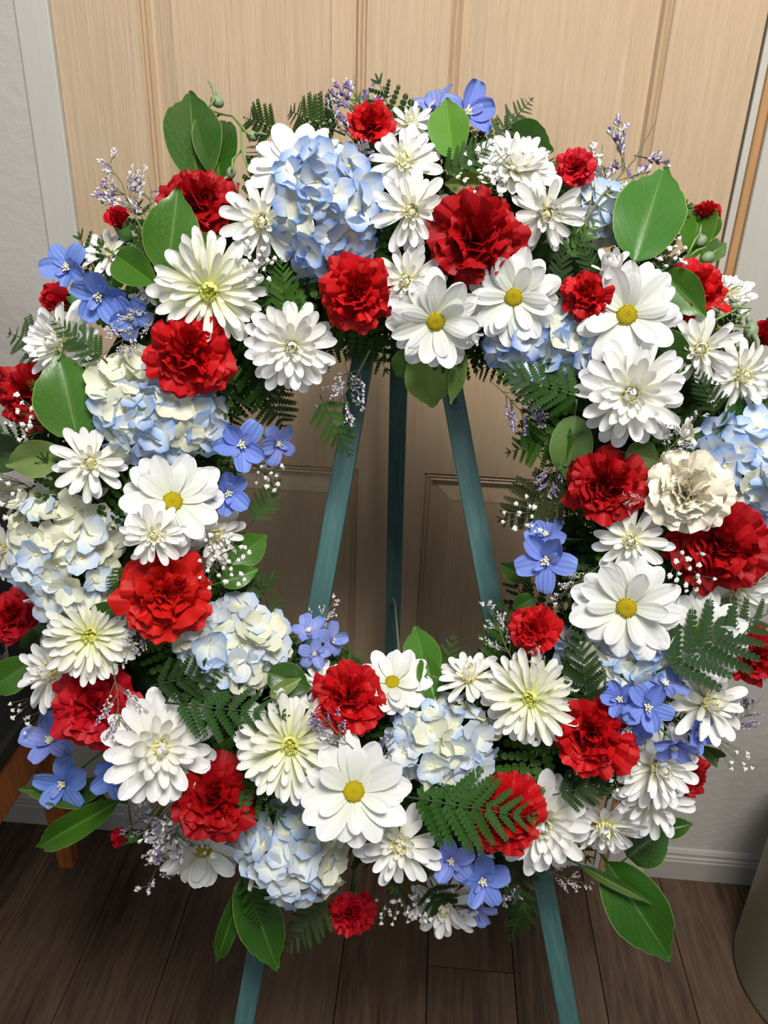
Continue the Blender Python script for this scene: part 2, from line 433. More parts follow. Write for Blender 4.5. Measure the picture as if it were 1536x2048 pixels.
CALYX_M = MB().lathe([(.001, -.16), (.10, -.16), (.20, -.08), (.26, .0), (.2, .01)], 12).mesh('calyx', MCAL)
def carn_calyx():
    b = MB(); b.lathe([(.001, -1.05), (.10, -1.04), (.19, -.9), (.22, -.6), (.23, -.35)], 14)
    for k in range(5):
        a = 2*PI*k/5; T = Matrix.Rotation(a, 4, 'Z') @ Matrix.Translation((.215, 0, -.37)) @ Matrix.Rotation(-PI/2+.35, 4, 'Y')
        b.grid(lambda s_, t: (t*.30, .12*s_*(1-t*.92), .03*s_*s_), 2, 4, T)
    return b.mesh('calyx', MCAL)
CALYX_C = carn_calyx()
STEMU = MB().tube([(0, 0, 0), (0, 0, 1)], 1.0, 6).mesh('stem', MSTEM)
def stem(parent, P, Q, r=.0022):
    """P, Q in world; parent matrix is known"""
    d = Q-P; L = d.length
    if L < .004: return
    q = d.to_track_quat('Z', 'Y').to_matrix().to_4x4()
    Mw = Matrix.Translation(P) @ q @ Matrix.Diagonal((r, r, L, 1))
    link('stem', STEMU, parent, parent.matrix_basis.inverted() @ Mw)
def ori(az, r0, z0, elev, L, wsc=1.0, roll=0.0):
    return (Matrix.Rotation(az, 4, 'Z') @ Matrix.Translation((r0, 0, z0)) @ Matrix.Rotation(-math.radians(elev), 4, 'Y')
            @ Matrix.Rotation(roll, 4, 'X') @ Matrix.Diagonal((L, L*wsc, L, 1)))
U = random.uniform
def ring_of(parent, meshes, n, L, elev, r0, z0, color, wsc=1.0, name='petal', jit=1.0, az0=None, gap=None):
    a0 = U(0, 6.28) if az0 is None else az0
    for i in range(n):
        az = a0+2*PI*i/n+U(-.12, .12)*jit
        if gap and random.random() < gap: continue
        link(name, random.choice(meshes), parent, ori(az, r0, z0, elev+U(-6, 6)*jit, L*U(.9, 1.07), wsc*U(.9, 1.12), U(-.22, .22)*jit), color)

def root(name, P, n, spin, s, label, cat, group):
    o = link(name, None, None, frame(P, n, None, spin, s)); return tag(o, label, cat, group)
def where(u, v, dz, tilt):
    P, n, t, rad = surf(u, v, dz)
    if tilt is not None: n = toward(u, v, *tilt)
    return P, n, t
# ---- white chrysanthemum; kinds: M cushion with cream centre, S long-petalled yellow-centred, Q closed
def mum(kind, u, v, r, dz, tilt, label):
    P, n, t = where(u, v, dz, tilt); R = r*t/FPX*.99
    dense = r > 88
    o = root('white_chrysanthemum', P-n*R*.18, n, U(0, 6.28), R, label, 'chrysanthemum', 'white chrysanthemums in the wreath')
    if kind == 'M':
        tint = lin((240, 240, 206))
        if dense:
            ring_of(o, MUM_O, 17, 1.0, 4, .05, -.06, tint)
            ring_of(o, MUM_O, 15, .90, 15, .05, -.01, tint)
            ring_of(o, MUM_M, 13, .76, 24, .05, .04, tint)
            ring_of(o, MUM_M, 11, .58, 38, .04, .07, tint)
            ring_of(o, MUM_I, 9, .42, 52, .04, .08, lin((243, 241, 205)), 1.2)
        else:
            ring_of(o, MUM_O, random.choice((11, 12, 13)), 1.02, 2, .05, -.06, tint, .95, jit=1.5)
            ring_of(o, MUM_O, 10, .84, 14, .05, -.01, tint, .95, jit=1.5)
            ring_of(o, MUM_M, 9, .60, 28, .05, .03, tint)
            ring_of(o, MUM_I, 9, .46, 40, .05, .05, lin((243, 241, 205)), 1.2)
        ring_of(o, MUM_C, 9, .36, 62, .06, .08, lin((251, 249, 226)), 1.3)
        ring_of(o, MUM_C, 10, .28, 70, .10, .05, lin((250, 247, 214)), 1.3)
        ring_of(o, MUM_C, 7, .22, 72, .04, .12, lin((248, 243, 190)), 1.4)
        link('disc', EYE_C, o)
    elif kind == 'S':
        tint = lin((218, 222, 104))
        ring_of(o, SPI+MUM_O[:1], 22 if dense else 16, 1.0, 3, .06, -.05, tint)
        ring_of(o, SPI, 19 if dense else 14, .93, 13, .06, -.01, tint)
        ring_of(o, SPI, 15, .78, 25, .06, .04, lin((220, 224, 110)))
        ring_of(o, SPI, 9, .52, 42, .07, .07, lin((218, 224, 100)))
        ring_of(o, MUM_C, 13, .30, 58, .13, .05, lin((236, 238, 150)), 1.2)
        ring_of(o, MUM_C, 8, .22, 68, .09, .06, lin((222, 228, 110)), 1.2)
        link('disc', EYE_Y, o)
    elif kind == 'Q':
        tint = lin((240, 238, 200))
        ring_of(o, MUM_O, 5, 1.0, 30, .05, -.1, tint)
        ring_of(o, MUM_I, 10, .95, 38, .1, -.1, tint, 1.6)
        ring_of(o, MUM_I, 8, .8, 55, .08, 0, tint, 1.6)
        ring_of(o, MUM_I, 6, .7, 70, .03, .05, tint, 1.5)
    link('calyx', CALYX_M, o, Matrix.Translation((0, 0, -.04)) @ Matrix.Scale(.9, 4))
    stem(o, P-n*R*.28, core_point(P))
def daisy(u, v, r, dz, tilt, label):
    P, n, t = where(u, v, dz, tilt); R = r*t/FPX*.97
    o = root('white_daisy', P-n*R*.1, n, U(0, 6.28), R, label, 'daisy', 'white daisies with yellow centres in the wreath')
    tint = lin((226, 232, 205))
    ring_of(o, DAI, 12, 1.0, 2, .13, -.05, tint)
    ring_of(o, DAI, 11, .93, 10, .13, -.01, tint)
    ring_of(o, DAI, 6, .74, 20, .14, .02, tint)
    link('disc', BUTTON, o)
    link('calyx', CALYX_M, o, Matrix.Translation((0, 0, -.06)))
    stem(o, P-n*R*.25, core_point(P))
RED = lin((190, 12, 18)); RED2 = lin((194, 20, 36)); DRED = lin((166, 8, 16)); CREAM = lin((245, 238, 216))
def carnation(u, v, r, dz, tilt, label, color=RED, big=True, name='red_carnation'):
    P, n, t = where(u, v, dz, tilt); R = r*t/FPX*1.06
    o = root(name, P-n*R*.15, n, U(0, 6.28), R, label, 'carnation', 'red carnations in the wreath' if name == 'red_carnation' else None)
    k = 1 if big else .8
    z = -.38
    ring_of(o, CO, round(8*k), 1.0, 2, .04, z, color, 1.1, jit=1.6)
    ring_of(o, CO, round(8*k), .95, 14, .04, z+.02, color, 1.05, jit=2)
    ring_of(o, CM, round(8*k), .92, 2, .03, z+.03, color, 1.05, jit=2)
    ring_of(o, CM, round(7*k), .88, 14, .03, z+.05, color, jit=2.2)
    ring_of(o, CI, round(7*k), .86, -4, .03, z+.07, color, jit=2.2)
    ring_of(o, CI, round(6*k), .82, 10, .03, z+.09, color, jit=2.2)
    if big: ring_of(o, CI, 4, .78, 20, .02, z+.10, color, .8, jit=2.5)
    link('calyx', CALYX_C, o, Matrix.Translation((0, 0, z+.42)))
    stem(o, P-n*R*1.1, core_point(P))
def bud(u, v, r, dz, tilt, label, color=RED2):
    P, n, t = where(u, v, dz, tilt); R = r*t/FPX*1.25
    o = root('carnation_bud', P, n, U(0, 6.28), R, label, 'flower bud', 'red carnation buds round the wreath')
    ring_of(o, CI, 6, 1.7, 4, .03, -.62, color, 1.15)
    ring_of(o, CI, 5, 1.55, 14, .02, -.5, color, 1.1)
    link('calyx', CALYX_C, o, Matrix.Translation((0, 0, .12)) @ Matrix.Diagonal((2.2, 2.2, 1.5, 1)))
    stem(o, P-n*R*1.6, core_point(P))
BL = lin((88, 140, 222)); BL2 = lin((138, 178, 236)); BLW = lin((200, 214, 238))
FC = MB().blob((0, 0, .05), .11, .8).mesh('floret', MCRM)
def hydrangea(u, v, rx, ry, dz, tilt, n_f, blue, label):
    P, n, t = where(u, v, dz, tilt); k = t/FPX; ax, ay = rx*k*.86, ry*k*.86; az = min(ax, ay)*.72
    base = P-n*az*.75
    o = root('hydrangea_head', base, n, 0, 1.0, label, 'hydrangea', 'blue and white hydrangea heads in the wreath')
    ped = MB(); s0 = .0182
    for i in range(n_f):
        q = (i+.5)/n_f; th = math.acos(1-q*1.02); ph = i*2.39996+U(-.2, .2)
        d = Vector((math.sin(th)*math.cos(ph), math.sin(th)*math.sin(ph), math.cos(th)))
        pos = Vector((d.x*ax, d.y*ay, d.z*az))*U(.88, 1.08)
        nn = (Vector((d.x/ax, d.y/ay, d.z/az)).normalized()+Vector((U(-.48, .48), U(-.48, .48), U(-.1, .5)))).normalized()
        x = nn.orthogonal().normalized(); y = nn.cross(x)
        s = s0*U(.85, 1.15)
        Mf = Matrix.Translation(pos) @ Matrix((x, y, nn)).transposed().to_4x4() @ Matrix.Rotation(U(0, 6.3), 4, 'Z') @ Matrix.Scale(s, 4)
        f = link('floret', FC, o, Mf)
        b = max(0, min(1, blue+U(-.35, .35)))
        c = tuple(BLW[j]*(1-min(1, b*2))+BL2[j]*min(1, b*2) if b < .5 else BL2[j]*(2-2*b)+BL[j]*(2*b-1) for j in range(3))+(1,)
        if random.random() < .48-(.46*blue): c = lin((226, 228, 196))
        for j in range(4):
            link('petal', random.choice(HYD), f, ori(PI/2*j+U(-.1, .1), .02, 0, U(-8, 16), U(.9, 1.1), U(.95, 1.12), U(-.15, .15)), c)
        ped.tube([(pos.x*.1, pos.y*.1, -az*.4), pos*.6, pos-nn*.001], [.0012, .001, .0007], 4, False)
    link('flower_stalks', ped.mesh('flower_stalks', MCAL), o)
    stem(o, base-n*az*.3, core_point(P), .003)
def delph(u, v, r, dz, tilt, label, color=(88, 116, 214), sp=0):
    P, n, t = where(u, v, dz, tilt); R = r*t/FPX*1.02
    o = root('delphinium_bloom', P-n*R*.1, n, U(0, 6.28), R, label, 'delphinium', 'blue delphinium blooms in the wreath')
    c = lin(color)
    ring_of(o, DEL, 5, 1.0, 6, .06, 0, c, 1.05, jit=1.2)
    ring_of(o, DEL, 2, .55, 35, .08, .02, lin((150, 160, 225)), .8)
    link('bee', BEE, o, Matrix.Translation((0, 0, .03)))
    link('spur', SPUR[sp % 2], o, Matrix.Rotation(U(0, 6.3), 4, 'Z'))
    stem(o, P-n*R*.3, core_point(P), .0013)

# ---- leaves
def leaf_mesh(seed, bend, fold, th0=14):
    rg = random.Random(seed); pts = []; x = z = 0.0; K = 28; ph = rg.uniform(0, 6)
    for i in range(K+1):
        th = math.radians(th0+(-bend-th0)*i/K); pts.append((x, z, th)); x += math.cos(th)/K; z += math.sin(th)/K
    def fn(a, t):
        t = 1-(1-t)**1.35; i = min(K, int(round(t*K))); px, pz, th = pts[i]
        wd = .5*max(0.0, math.sin(PI*min(1, t**.80)))**(.66+.55*t)*1.02 if 0 < t < 1 else .0
        off = fold*wd*abs(a) + .025*a*a*math.sin(t*11+ph+(1 if a > 0 else 3))
        return (px-math.sin(th)*off, wd*a, pz+math.cos(th)*off)
    return MB().grid(fn, 10, 18).mesh('glossy_leaf', MLEAF)
LEAFM = [leaf_mesh(1, 10, .26), leaf_mesh(2, 24, .36), leaf_mesh(3, 32, .2), leaf_mesh(4, -14, .34)]
PETI = MB().tube([(-.22, 0, -.03), (-.1, 0, -.012), (.02, 0, 0)], [.022, .018, .014], 6).mesh('petiole', MSTEM)
G1, G2, G3, G4 = (64, 110, 26), (46, 84, 20), (124, 146, 82), (90, 140, 46)
def leaf(u0, v0, u1, v1, wpx, dz0, dz1, color, label, mi=None, roll=0.0):
    P0, _, t0, _ = surf(u0, v0, dz0); P1, _, t1, _ = surf(u1, v1, dz1)
    d = P1-P0; L = d.length; x = d.normalized(); view = -ray((u0+u1)/2, (v0+v1)/2).normalized()
    n = (view-x*view.dot(x)).normalized(); n = Matrix.Rotation(roll, 3, x) @ n; y = n.cross(x)
    Wd = wpx*(t0+t1)/2/FPX/.9
    Mx = Matrix.Translation(P0) @ Matrix((x, y, n)).transposed().to_4x4() @ Matrix.Diagonal((L*1.10, Wd, L*.8, 1))
    o = tag(link('glossy_leaf', LEAFM[random.randrange(4) if mi is None else mi], None, Mx, lin(color)), label, 'leaf', 'broad glossy leaves in the wreath')
    link('petiole', PETI, o, Matrix.Diagonal((1, L/Wd, 1, 1)))

# ---- ferns: a frond is a stem with toothed leaflets on both sides
def pinna(b, M_, m=6):
    def P(x, y, z=0.0):
        b.v.append(M_ @ Vector((x, y, z))); b.uv.append((.5, .5)); return len(b.v)-1
    a0, a1, c0, c1 = P(0, .03, .0), P(0, -.03, .0), P(.96, .012), P(.96, -.012); m0, m1 = P(.5, .045, .012), P(.5, -.045, .012)
    b.f += [(a1, m1, m0, a0), (m1, c1, c0, m0)]
    tip = P(1.10, 0); b.f.append((c1, tip, c0))
    for k in range(m):
        t = (k+.15)/m; l = .165*(1-t)**.5+.035; w_ = .92/m
        for sg in (1, -1):
            d = Vector((.60, sg*.80, .12)).normalized()*l; y = sg*.02
            q = (P(t, y), P(t+d.x*.55-w_*.30, y+d.y*.62, d.z*.6), P(t+d.x*1.05, y+d.y, d.z), P(t+d.x*.6+w_*.62, y+d.y*.55, d.z*.6), P(t+w_*.9, y))
            if sg > 0: b.f += [(q[0], q[4], q[3], q[1]), (q[1], q[3], q[2])]
            else: b.f += [(q[1], q[3], q[4], q[0]), (q[2], q[3], q[1])]
def frond_layout(np_, bend, wid, seed, th0=10):
    rg = random.Random(seed); K = 30; pts = []; x = z = 0.0
    for i in range(K+1):
        th = math.radians(th0+(-bend-th0)*i/K); pts.append((Vector((x, 0, z)), th)); x += math.cos(th)/K; z += math.sin(th)/K
    out = []
    for i in range(np_):
        t = .14+.80*i/(np_-1); P, th = pts[int(t*K)]
        l = wid*((1-t)**.75)*(1.0 if t > .28 else .8)+.035
        for sg in (1, -1):
            t2 = min(1, t+(.02 if sg > 0 else 0)); P, th = pts[int(t2*K)]
            ang = sg*math.radians(60-22*t+rg.uniform(-5, 5))
            out.append(Matrix.Translation(P) @ Matrix.Rotation(-th, 4, 'Y') @ Matrix.Rotation(ang, 4, 'Z') @ Matrix.Rotation(-math.radians(rg.uniform(-14, 10)), 4, 'Y') @ Matrix.Rotation(sg*rg.uniform(-.3, .2), 4, 'X') @ Matrix.Scale(l, 4))
    out.append(Matrix.Translation(pts[28][0]) @ Matrix.Rotation(-pts[28][1], 4, 'Y') @ Matrix.Scale(.09, 4))
    return pts, out
def frond_mesh(np_, bend, wid, seed, m=5):
    pts, lay = frond_layout(np_, bend, wid, seed); b = MB()
    b.tube([p for p, _ in pts[::5]], [.013, .011, .010, .008, .006, .005, .003], 4, False)
    for T in lay: pinna(b, T, m)
    return b.mesh('fern_frond', MFERN, False)
FROND = [frond_mesh(8, 20, .42, 1), frond_mesh(9, 55, .36, 2), frond_mesh(8, -5, .46, 3), frond_mesh(9, 80, .38, 4), frond_mesh(7, 35, .52, 5)]
PINNA = []
for m_ in (8, 9):
    b = MB(); pinna(b, Matrix.Identity(4), m_); PINNA.append(b.mesh('leaflet', MFERN, False))
FCOL = [(40, 70, 14), (50, 84, 18), (34, 58, 14), (60, 98, 24)]
def fern(u0, v0, u1, v1, dz0, dz1, label, wid=.42, npairs=11, bend=20, color=None, roll=0.0):
    P0, _, t0, _ = surf(u0, v0, dz0); P1, _, t1, _ = surf(u1, v1, dz1)
    d = P1-P0; L = d.length; x = d.normalized(); view = -ray((u0+u1)/2, (v0+v1)/2).normalized()
    n = (view-x*view.dot(x)).normalized(); n = Matrix.Rotation(roll, 3, x) @ n; y = n.cross(x)
    Mx = Matrix.Translation(P0) @ Matrix((x, y, n)).transposed().to_4x4() @ Matrix.Scale(L*1.04, 4)
    pts, lay = frond_layout(npairs, bend, wid, int(u0+v0)); b = MB()
    b.tube([p for p, _ in pts[::5]], [.010, .009, .008, .007, .006, .004, .003], 5)
    c = lin(color or random.choice(FCOL))
    o = tag(link('fern_frond', b.mesh('stem', MDSTEM), None, Mx, c), label, 'fern frond', 'large fern fronds laid over the wreath')
    for T in lay: link('leaflet', random.choice(PINNA), o, T, c)
SECT = ['right side', 'upper right', 'top', 'upper left', 'left side', 'lower left', 'bottom', 'lower right']
def filler(k):
    rg = random
    for i in range(k):
        a = 2*PI*(i+rg.random())/k*4; rd = RX*math.cos(a)+UY*math.sin(a); tg = N.cross(rd)
        kind = i % 4   # outward fringe, inward fringe, two on the face
        if kind == 0: b = math.radians(rg.uniform(-35, 35))
        elif kind == 1: b = math.radians(rg.uniform(155, 210))
        else: b = math.radians(rg.uniform(35, 145))
        out = rd*math.cos(b)+N*math.sin(b)
        P = C+rd*RM+rd*.052*math.cos(b)+N*.038*math.sin(b)
        if kind == 0: x = rd*rg.uniform(.6, 1)+tg*rg.uniform(-.7, .7)+N*rg.uniform(-.25, .15)
        elif kind == 1: x = -rd*rg.uniform(.4, 1)+tg*rg.uniform(-1, 1)+N*rg.uniform(-.25, .15)
        else: x = tg*rg.choice((-1, 1))*rg.uniform(.4, 1)+rd*rg.uniform(-1, 1)+N*rg.uniform(.0, .28)
        x.normalize(); n = (N+out*.4); n = (n-x*n.dot(x)).normalized(); y = n.cross(x)
        L = rg.uniform(.085, .115) if kind != 1 else rg.uniform(.065, .090)
        Mx = Matrix.Translation(P) @ Matrix((x, y, n)).transposed().to_4x4() @ Matrix.Rotation(rg.uniform(-.5, .5), 4, 'X') @ Matrix.Scale(L, 4)
        sec = SECT[int(((math.degrees(a)+22.5) % 360)//45)]
        lab, grp = (('dark green fern frond fringing the outer rim at the %s of the wreath', 'outer rim ferns, %s'),
                    ('dark green fern frond reaching into the opening from the %s of the ring', 'opening rim ferns, %s'),
                    ('dark green fern frond wedged between blooms at the %s of the ring', 'ferns between blooms, %s'))[min(kind, 2)]
        tag(link('fern_frond', FROND[rg.randrange(5)], None, Mx, lin(rg.choice(FCOL))), lab % sec, 'fern frond', grp % sec)

# ---- baby's breath and sea lavender
def blossom_mesh():
    b = MB()
    for i in range(9):
        a = i*2.4; q = .55*math.sqrt(i/9); b.blob((q*math.cos(a), q*math.sin(a), .55-.5*q), .42, .7)
    b.tube([(0, 0, -.5), (0, 0, .2)], [.25, .4], 5); return b.mesh('blossom', MBABY)
BLOS = blossom_mesh()
def babys(u, v, rpx, n_b, dz, label):
    P, n, t, rad = surf(u, v, dz); R = rpx*t/FPX
    o = tag(link('babys_breath', None, None, frame(P-n*.022, n)), label, "baby's breath", "sprigs of baby's breath in the wreath")
    st = MB(); hubs = [Vector((U(-.4, .4)*R, U(-.4, .4)*R, .008)) for _ in range(4)]
    for h in hubs: st.tube([(0, 0, -.02), h*.5, h], .0006, 4, False)
    for i in range(n_b):
        q = R*math.sqrt((i+.4)/n_b); a = i*2.39996+U(-.4, .4)
        p = Vector((q*math.cos(a), q*math.sin(a), .032+U(-.010, .010))); h = min(hubs, key=lambda s_: (s_-p).length)
        st.tube([h, (h+p)*.5+Vector((0, 0, -.003)), p], .0004, 3, False)
        link('blossom', BLOS, o, Matrix.Translation(p) @ Euler((U(-.7, .7), U(-.7, .7), U(0, 6))).to_matrix().to_4x4() @ Matrix.Scale(U(.0026, .0042), 4))
    link('stalks', st.mesh('stalks', MTWIG), o)
def lim_mesh(seed, purple, dens=1.0):
    rg = random.Random(seed); st = MB(); b1 = MB(); b2 = MB()
    st.tube([(0, 0, 0), (.3, .01, .02), (.65, -.015, .02), (1, .02, 0)], [.009, .008, .006, .003], 4, False)
    for i in range(int(13*dens)):
        t = rg.uniform(.18, .98); sg = rg.choice((-1, 1)); l = .34*(1.15-t)*rg.uniform(.6, 1.2)+.04
        p0 = Vector((t, 0, .01)); d = Vector((.72, sg*rg.uniform(.35, .8), rg.uniform(-.25, .45))).normalized(); p1 = p0+d*l
        st.tube([p0, (p0+p1)/2+Vector((0, 0, .01)), p1], [.005, .004, .003], 3, False)
        for j in range(9):
            s_ = .3+.7*(j+.5)/9; q = p0+d*l*s_; e = (d+Vector((rg.uniform(-.3, .3), rg.uniform(-.9, .9), rg.uniform(-.3, .9)))).normalized()*.05*rg.uniform(.6, 1.1)
            st.tube([q, q+e*.6], .0022, 3, False)
            for _ in range(2):
                w_ = Vector((rg.uniform(-.012, .012), rg.uniform(-.012, .012), rg.uniform(-.01, .01)))
                (b1 if rg.random() > purple else b2).tube([q+e*.4+w_*.4, q+e+w_], [.0045, .0115], 4, True)
    return st.mesh('stalks', MTWIG), b1.mesh('pale_calyces', MLIM, False), b2.mesh('violet_flowers', MLIMV, False)
LIMM = [lim_mesh(1, .25), lim_mesh(2, .3, 1.3), lim_mesh(3, .7, 1.5), lim_mesh(4, .35, .8)]
def lim(u0, v0, u1, v1, mi, dz0, dz1, label):
    P0, _, t0, _ = surf(u0, v0, dz0); P1, _, t1, _ = surf(u1, v1, dz1)
    d = P1-P0; L = d.length; x = d.normalized(); view = -ray(u0, v0).normalized(); n = (view-x*view.dot(x)).normalized()
    o = tag(link('sea_lavender', LIMM[mi][0], None, Matrix.Translation(P0) @ Matrix((x, n.cross(x), n)).transposed().to_4x4() @ Matrix.Scale(L, 4)), label, 'sea lavender', 'sprays of sea lavender in the wreath')
    tag(link('pale_calyces', LIMM[mi][1], o), kind='stuff'); tag(link('violet_flowers', LIMM[mi][2], o), kind='stuff')

# ------------------------------------------------------------------ easel
def eplane(u, v, off=-.082):
    P, d, t = onplane(u, v, off); return P
A = eplane(808, 262)
def to_floor(P, Q): return P+(Q-P)*(P.z/(P.z-Q.z))
LL = to_floor(eplane(712, 790), eplane(488, 2048)); RR = to_floor(eplane(910, 800), eplane(1140, 2048))
rb = ray(774, 1740); foot = CP+rb*(CP.z/-rb.z); foot = Vector((foot.x, -.055, 0))
easel = tag(empty('easel', ((LL.x+RR.x)/2, (LL.y+RR.y)/2, 0)), 'teal-green stained wooden easel carrying the wreath in front of the door', 'easel')
def slat(name, P, Q, wd, th, nrm, parent, mat=MTEAL):
    d = Q-P; x = d.normalized(); n = (nrm-x*nrm.dot(x)).normalized(); y = n.cross(x)
    Mx = Matrix.Translation((P+Q)/2) @ Matrix((y, n, x)).transposed().to_4x4()
    o = link(name, MB().box(-wd/2, wd/2, -th/2, th/2, -d.length/2, d.length/2).mesh(name, mat, False), parent, parent.matrix_basis.inverted() @ Mx)
    return bevel(o, .0012)
slat('front_leg', LL, A+(LL-A)*.02, .0235, .016, N, easel)
slat('front_leg', RR, A+(RR-A)*.02, .0235, .016, N, easel)
slat('back_leg', foot, A-N*.022, .0225, .016, N, easel)
slat('head_block', A+Vector((-.04, 0, -.005)), A+Vector((.04, 0, -.005)), .05, .014, N, easel)
cl, cr = LL+(A-LL)*.53, RR+(A-RR)*.53
slat('crossbar', cl, cr, .024, .014, N, easel)
P, d, t = onplane(785, 1190, -.082); w0 = foot+(A-foot)*.5
def closest(u, v):   # point of the back leg nearest to the ray
    r = ray(u, v).normalized(); e = (A-foot).normalized(); w_ = CP-foot; b = r.dot(e); s_ = (w_.dot(e)-b*w_.dot(r))/(1-b*b); return foot+e*s_
B0 = closest(785, 1192); B1 = eplane(800, 1330, -.10)
def world_part(name, mb, mat, parent, smooth=True):
    return link(name, mb.mesh(name, mat, smooth), parent, parent.matrix_basis.inverted())
wr = MB(); K1 = (cl+cr)/2
wr.tube([B0+N*.012, B0+N*.014+Vector((.004, 0, -.01)), B1, K1+Vector((.03, 0, 0))], .0016, 6)
world_part('support_wire', wr, MSTEEL, easel)
hk = MB(); H0 = eplane(903, 806, -.072)
hk.tube([H0+Vector((-.008, 0, .03)), H0+N*.004, H0+N*.014+Vector((.004, 0, -.006)), H0+N*.016+Vector((.008, 0, .002))], .0018, 6)
world_part('hook', hk, MTEAL, easel)

# ------------------------------------------------------------------ chair at the left and container at the right
chair = tag(empty('wooden_chair', (-.92, -.30, 0)), 'orange-brown wooden chair with dark back standing by the left wall', 'chair')
def cw(name, x0, x1, y0, y1, z0, z1, mat, bv=.004):
    o = box_obj(name, x0, x1, y0, y1, z0, z1, mat, None, bv); o.parent = chair; o.matrix_basis = chair.matrix_basis.inverted() @ o.matrix_basis; return o
for x, y in ((-.672, -.10), (-1.12, -.10), (-.672, -.52), (-1.12, -.52)):
    b = MB(); n_ = 4
    for z, s_ in ((0, .015), (.2, .020), (.43, .024)):
        for sx, sy in ((-1, -1), (1, -1), (1, 1), (-1, 1)): b.v.append(Vector((sx*s_, sy*s_, z))); b.uv.append((.5, .5))
    for i in range(2):
        for k in range(4): b.f.append((i*4+k, i*4+(k+1) % 4, i*4+4+(k+1) % 4, i*4+4+k))
    b.f.append((3, 2, 1, 0)); b.f.append((8, 9, 10, 11))
    o = link('leg', b.mesh('leg', MORANGE, False), chair, chair.matrix_basis.inverted() @ Matrix.Translation((x, y, 0))); bevel(o, .003)
cw('apron', -.655, -.637, -.52, -.10, .34, .425, MORANGE); cw('apron', -1.15, -1.132, -.52, -.10, .34, .425, MORANGE)
cw('apron', -1.10, -.69, -.545, -.527, .35, .425, MORANGE); cw('apron', -1.10, -.69, -.093, -.075, .35, .425, MORANGE)
cw('seat', -1.16, -.63, -.55, -.075, .425, .46, MBLACK, .012)
for x in (-.69, -1.10): cw('back_post', x-.017, x+.017, -.105, -.08, .46, 1.10, MBLACK)
for k in range(5): cw('back_slat', -1.05+k*.075, -1.02+k*.075, -.10, -.086, .50, 1.04, MBLACK, .002)
cw('top_rail', -1.13, -.66, -.107, -.077, 1.04, 1.12, MBLACK, .01)

pr = [(0.0, 0), (.160, 0), (.168, .004), (.170, .012), (.170, .335), (.176, .340), (.178, .350), (.174, .358), (.166, .356), (.163, .34), (.160, .02), (0, .012)]
pot = link('floor_container', MB().lathe([(max(r_, .0005), z) for r_, z in pr], 64).mesh('floor_container', MPOT), None, Matrix.Translation((.772, -.215, 0)))
tag(pot, 'tall cream round container on the plank floor beside the baseboard', 'container')
pm = pot.modifiers.new('bevel', 'BEVEL'); pm.width = .001

# ------------------------------------------------------------------ blooms, placed on the ring by where the photograph shows them
D = daisy
D(345, 1003, 98, .015, (.0, -.05), 'flat open white daisy above the small mum and the big red carnation, left side')
D(872, 645, 92, .012, (.02, .35), 'white daisy with petals drooping over pale green leaves at the top of the opening')
D(1027, 595, 88, .008, (-.1, .1), 'white daisy directly under the largest red carnation at the top')
D(1254, 630, 100, .012, (.05, .05), 'large white daisy right of the small red carnation, upper right')
D(1253, 1217, 102, .012, (-.05, .25), 'white daisy above the pale hydrangea on the right side')
D(1405, 1268, 88, .0, (.2, .1), 'white daisy with its centre behind a fern frond, right side')
D(708, 1584, 105, .022, (.05, .15), 'broad white daisy at the bottom between yellow-centred mum and hydrangea')
D(592, 322, 96, .0, (-.25, -.85), 'white daisy tilted upwards behind the top blue hydrangea')
D(784, 1362, 72, .0, (-.1, -.7), 'white daisy tilted upwards right of the red carnation at the bottom of the opening')
D(405, 1706, 92, .002, (-.05, .95), 'white daisy facing the floor at the lower left, below a dark red carnation')
m = mum
m('M', 523, 442, 84, .008, (-.05, .0), 'spiky white chrysanthemum between dark red carnation and blue hydrangea, top left')
m('M', 822, 422, 82, .010, (.05, .1), 'spiky white chrysanthemum left of the largest red carnation')
m('M', 812, 562, 74, .004, (-.1, .0), 'white chrysanthemum squeezed right of the upper middle red carnation')
m('M', 584, 694, 92, .012, (.02, .1), 'white chrysanthemum at the upper left rim of the opening, above ferns')
m('M', 1093, 428, 76, .010, (.1, .1), 'white chrysanthemum right of the largest red carnation, near the baby\'s breath')
m('M', 806, 318, 78, .0, (-.1, -.5), 'white chrysanthemum tilted upwards beside a bright green leaf at the top')
m('M', 820, 240, 52, -.02, (-.1, -.8), 'small white chrysanthemum half hidden right of the topmost red carnation')
m('M', 1035, 325, 90, -.005, (.35, -.85), 'white chrysanthemum tilted upwards at the top right')
m('Q', 1222, 535, 52, .008, (.1, -.9), 'half closed white chrysanthemum with a few upright petals above the daisy, upper right')
m('M', 180, 925, 76, .015, (-.05, -.1), 'white chrysanthemum between two blue hydrangeas on the left side')
m('M', 308, 1072, 64, .046, (.0, .2), 'small cream-centred chrysanthemum overlapping the left daisy from below')
m('M', 432, 1070, 66, -.01, (.35, .1), "white chrysanthemum behind baby's breath at the left rim of the opening")
m('M', 112, 685, 90, .0, (-.85, -.25), 'faintly pink white chrysanthemum facing left above the left edge carnation')
m('M', 1262, 788, 108, .018, (.0, .1), 'largest white chrysanthemum with dense petals, right side below the daisy')
m('M', 1402, 698, 74, .004, (.05, .1), 'white chrysanthemum right of the largest one, before the big leaves')
m('M', 1490, 752, 78, .0, (.5, .1), 'white chrysanthemum at the right edge of the photo above the blue hydrangea')
m('M', 1262, 1082, 78, .008, (-.05, .15), 'small white chrysanthemum between red carnation and daisy, right side')
m('M', 1478, 1190, 74, -.008, (.4, .35), 'white chrysanthemum tucked below the big dark red carnation at the right edge')
m('Q', 1372, 866, 34, .006, (.1, -.3), 'closed round white chrysanthemum bud above the cream carnation')
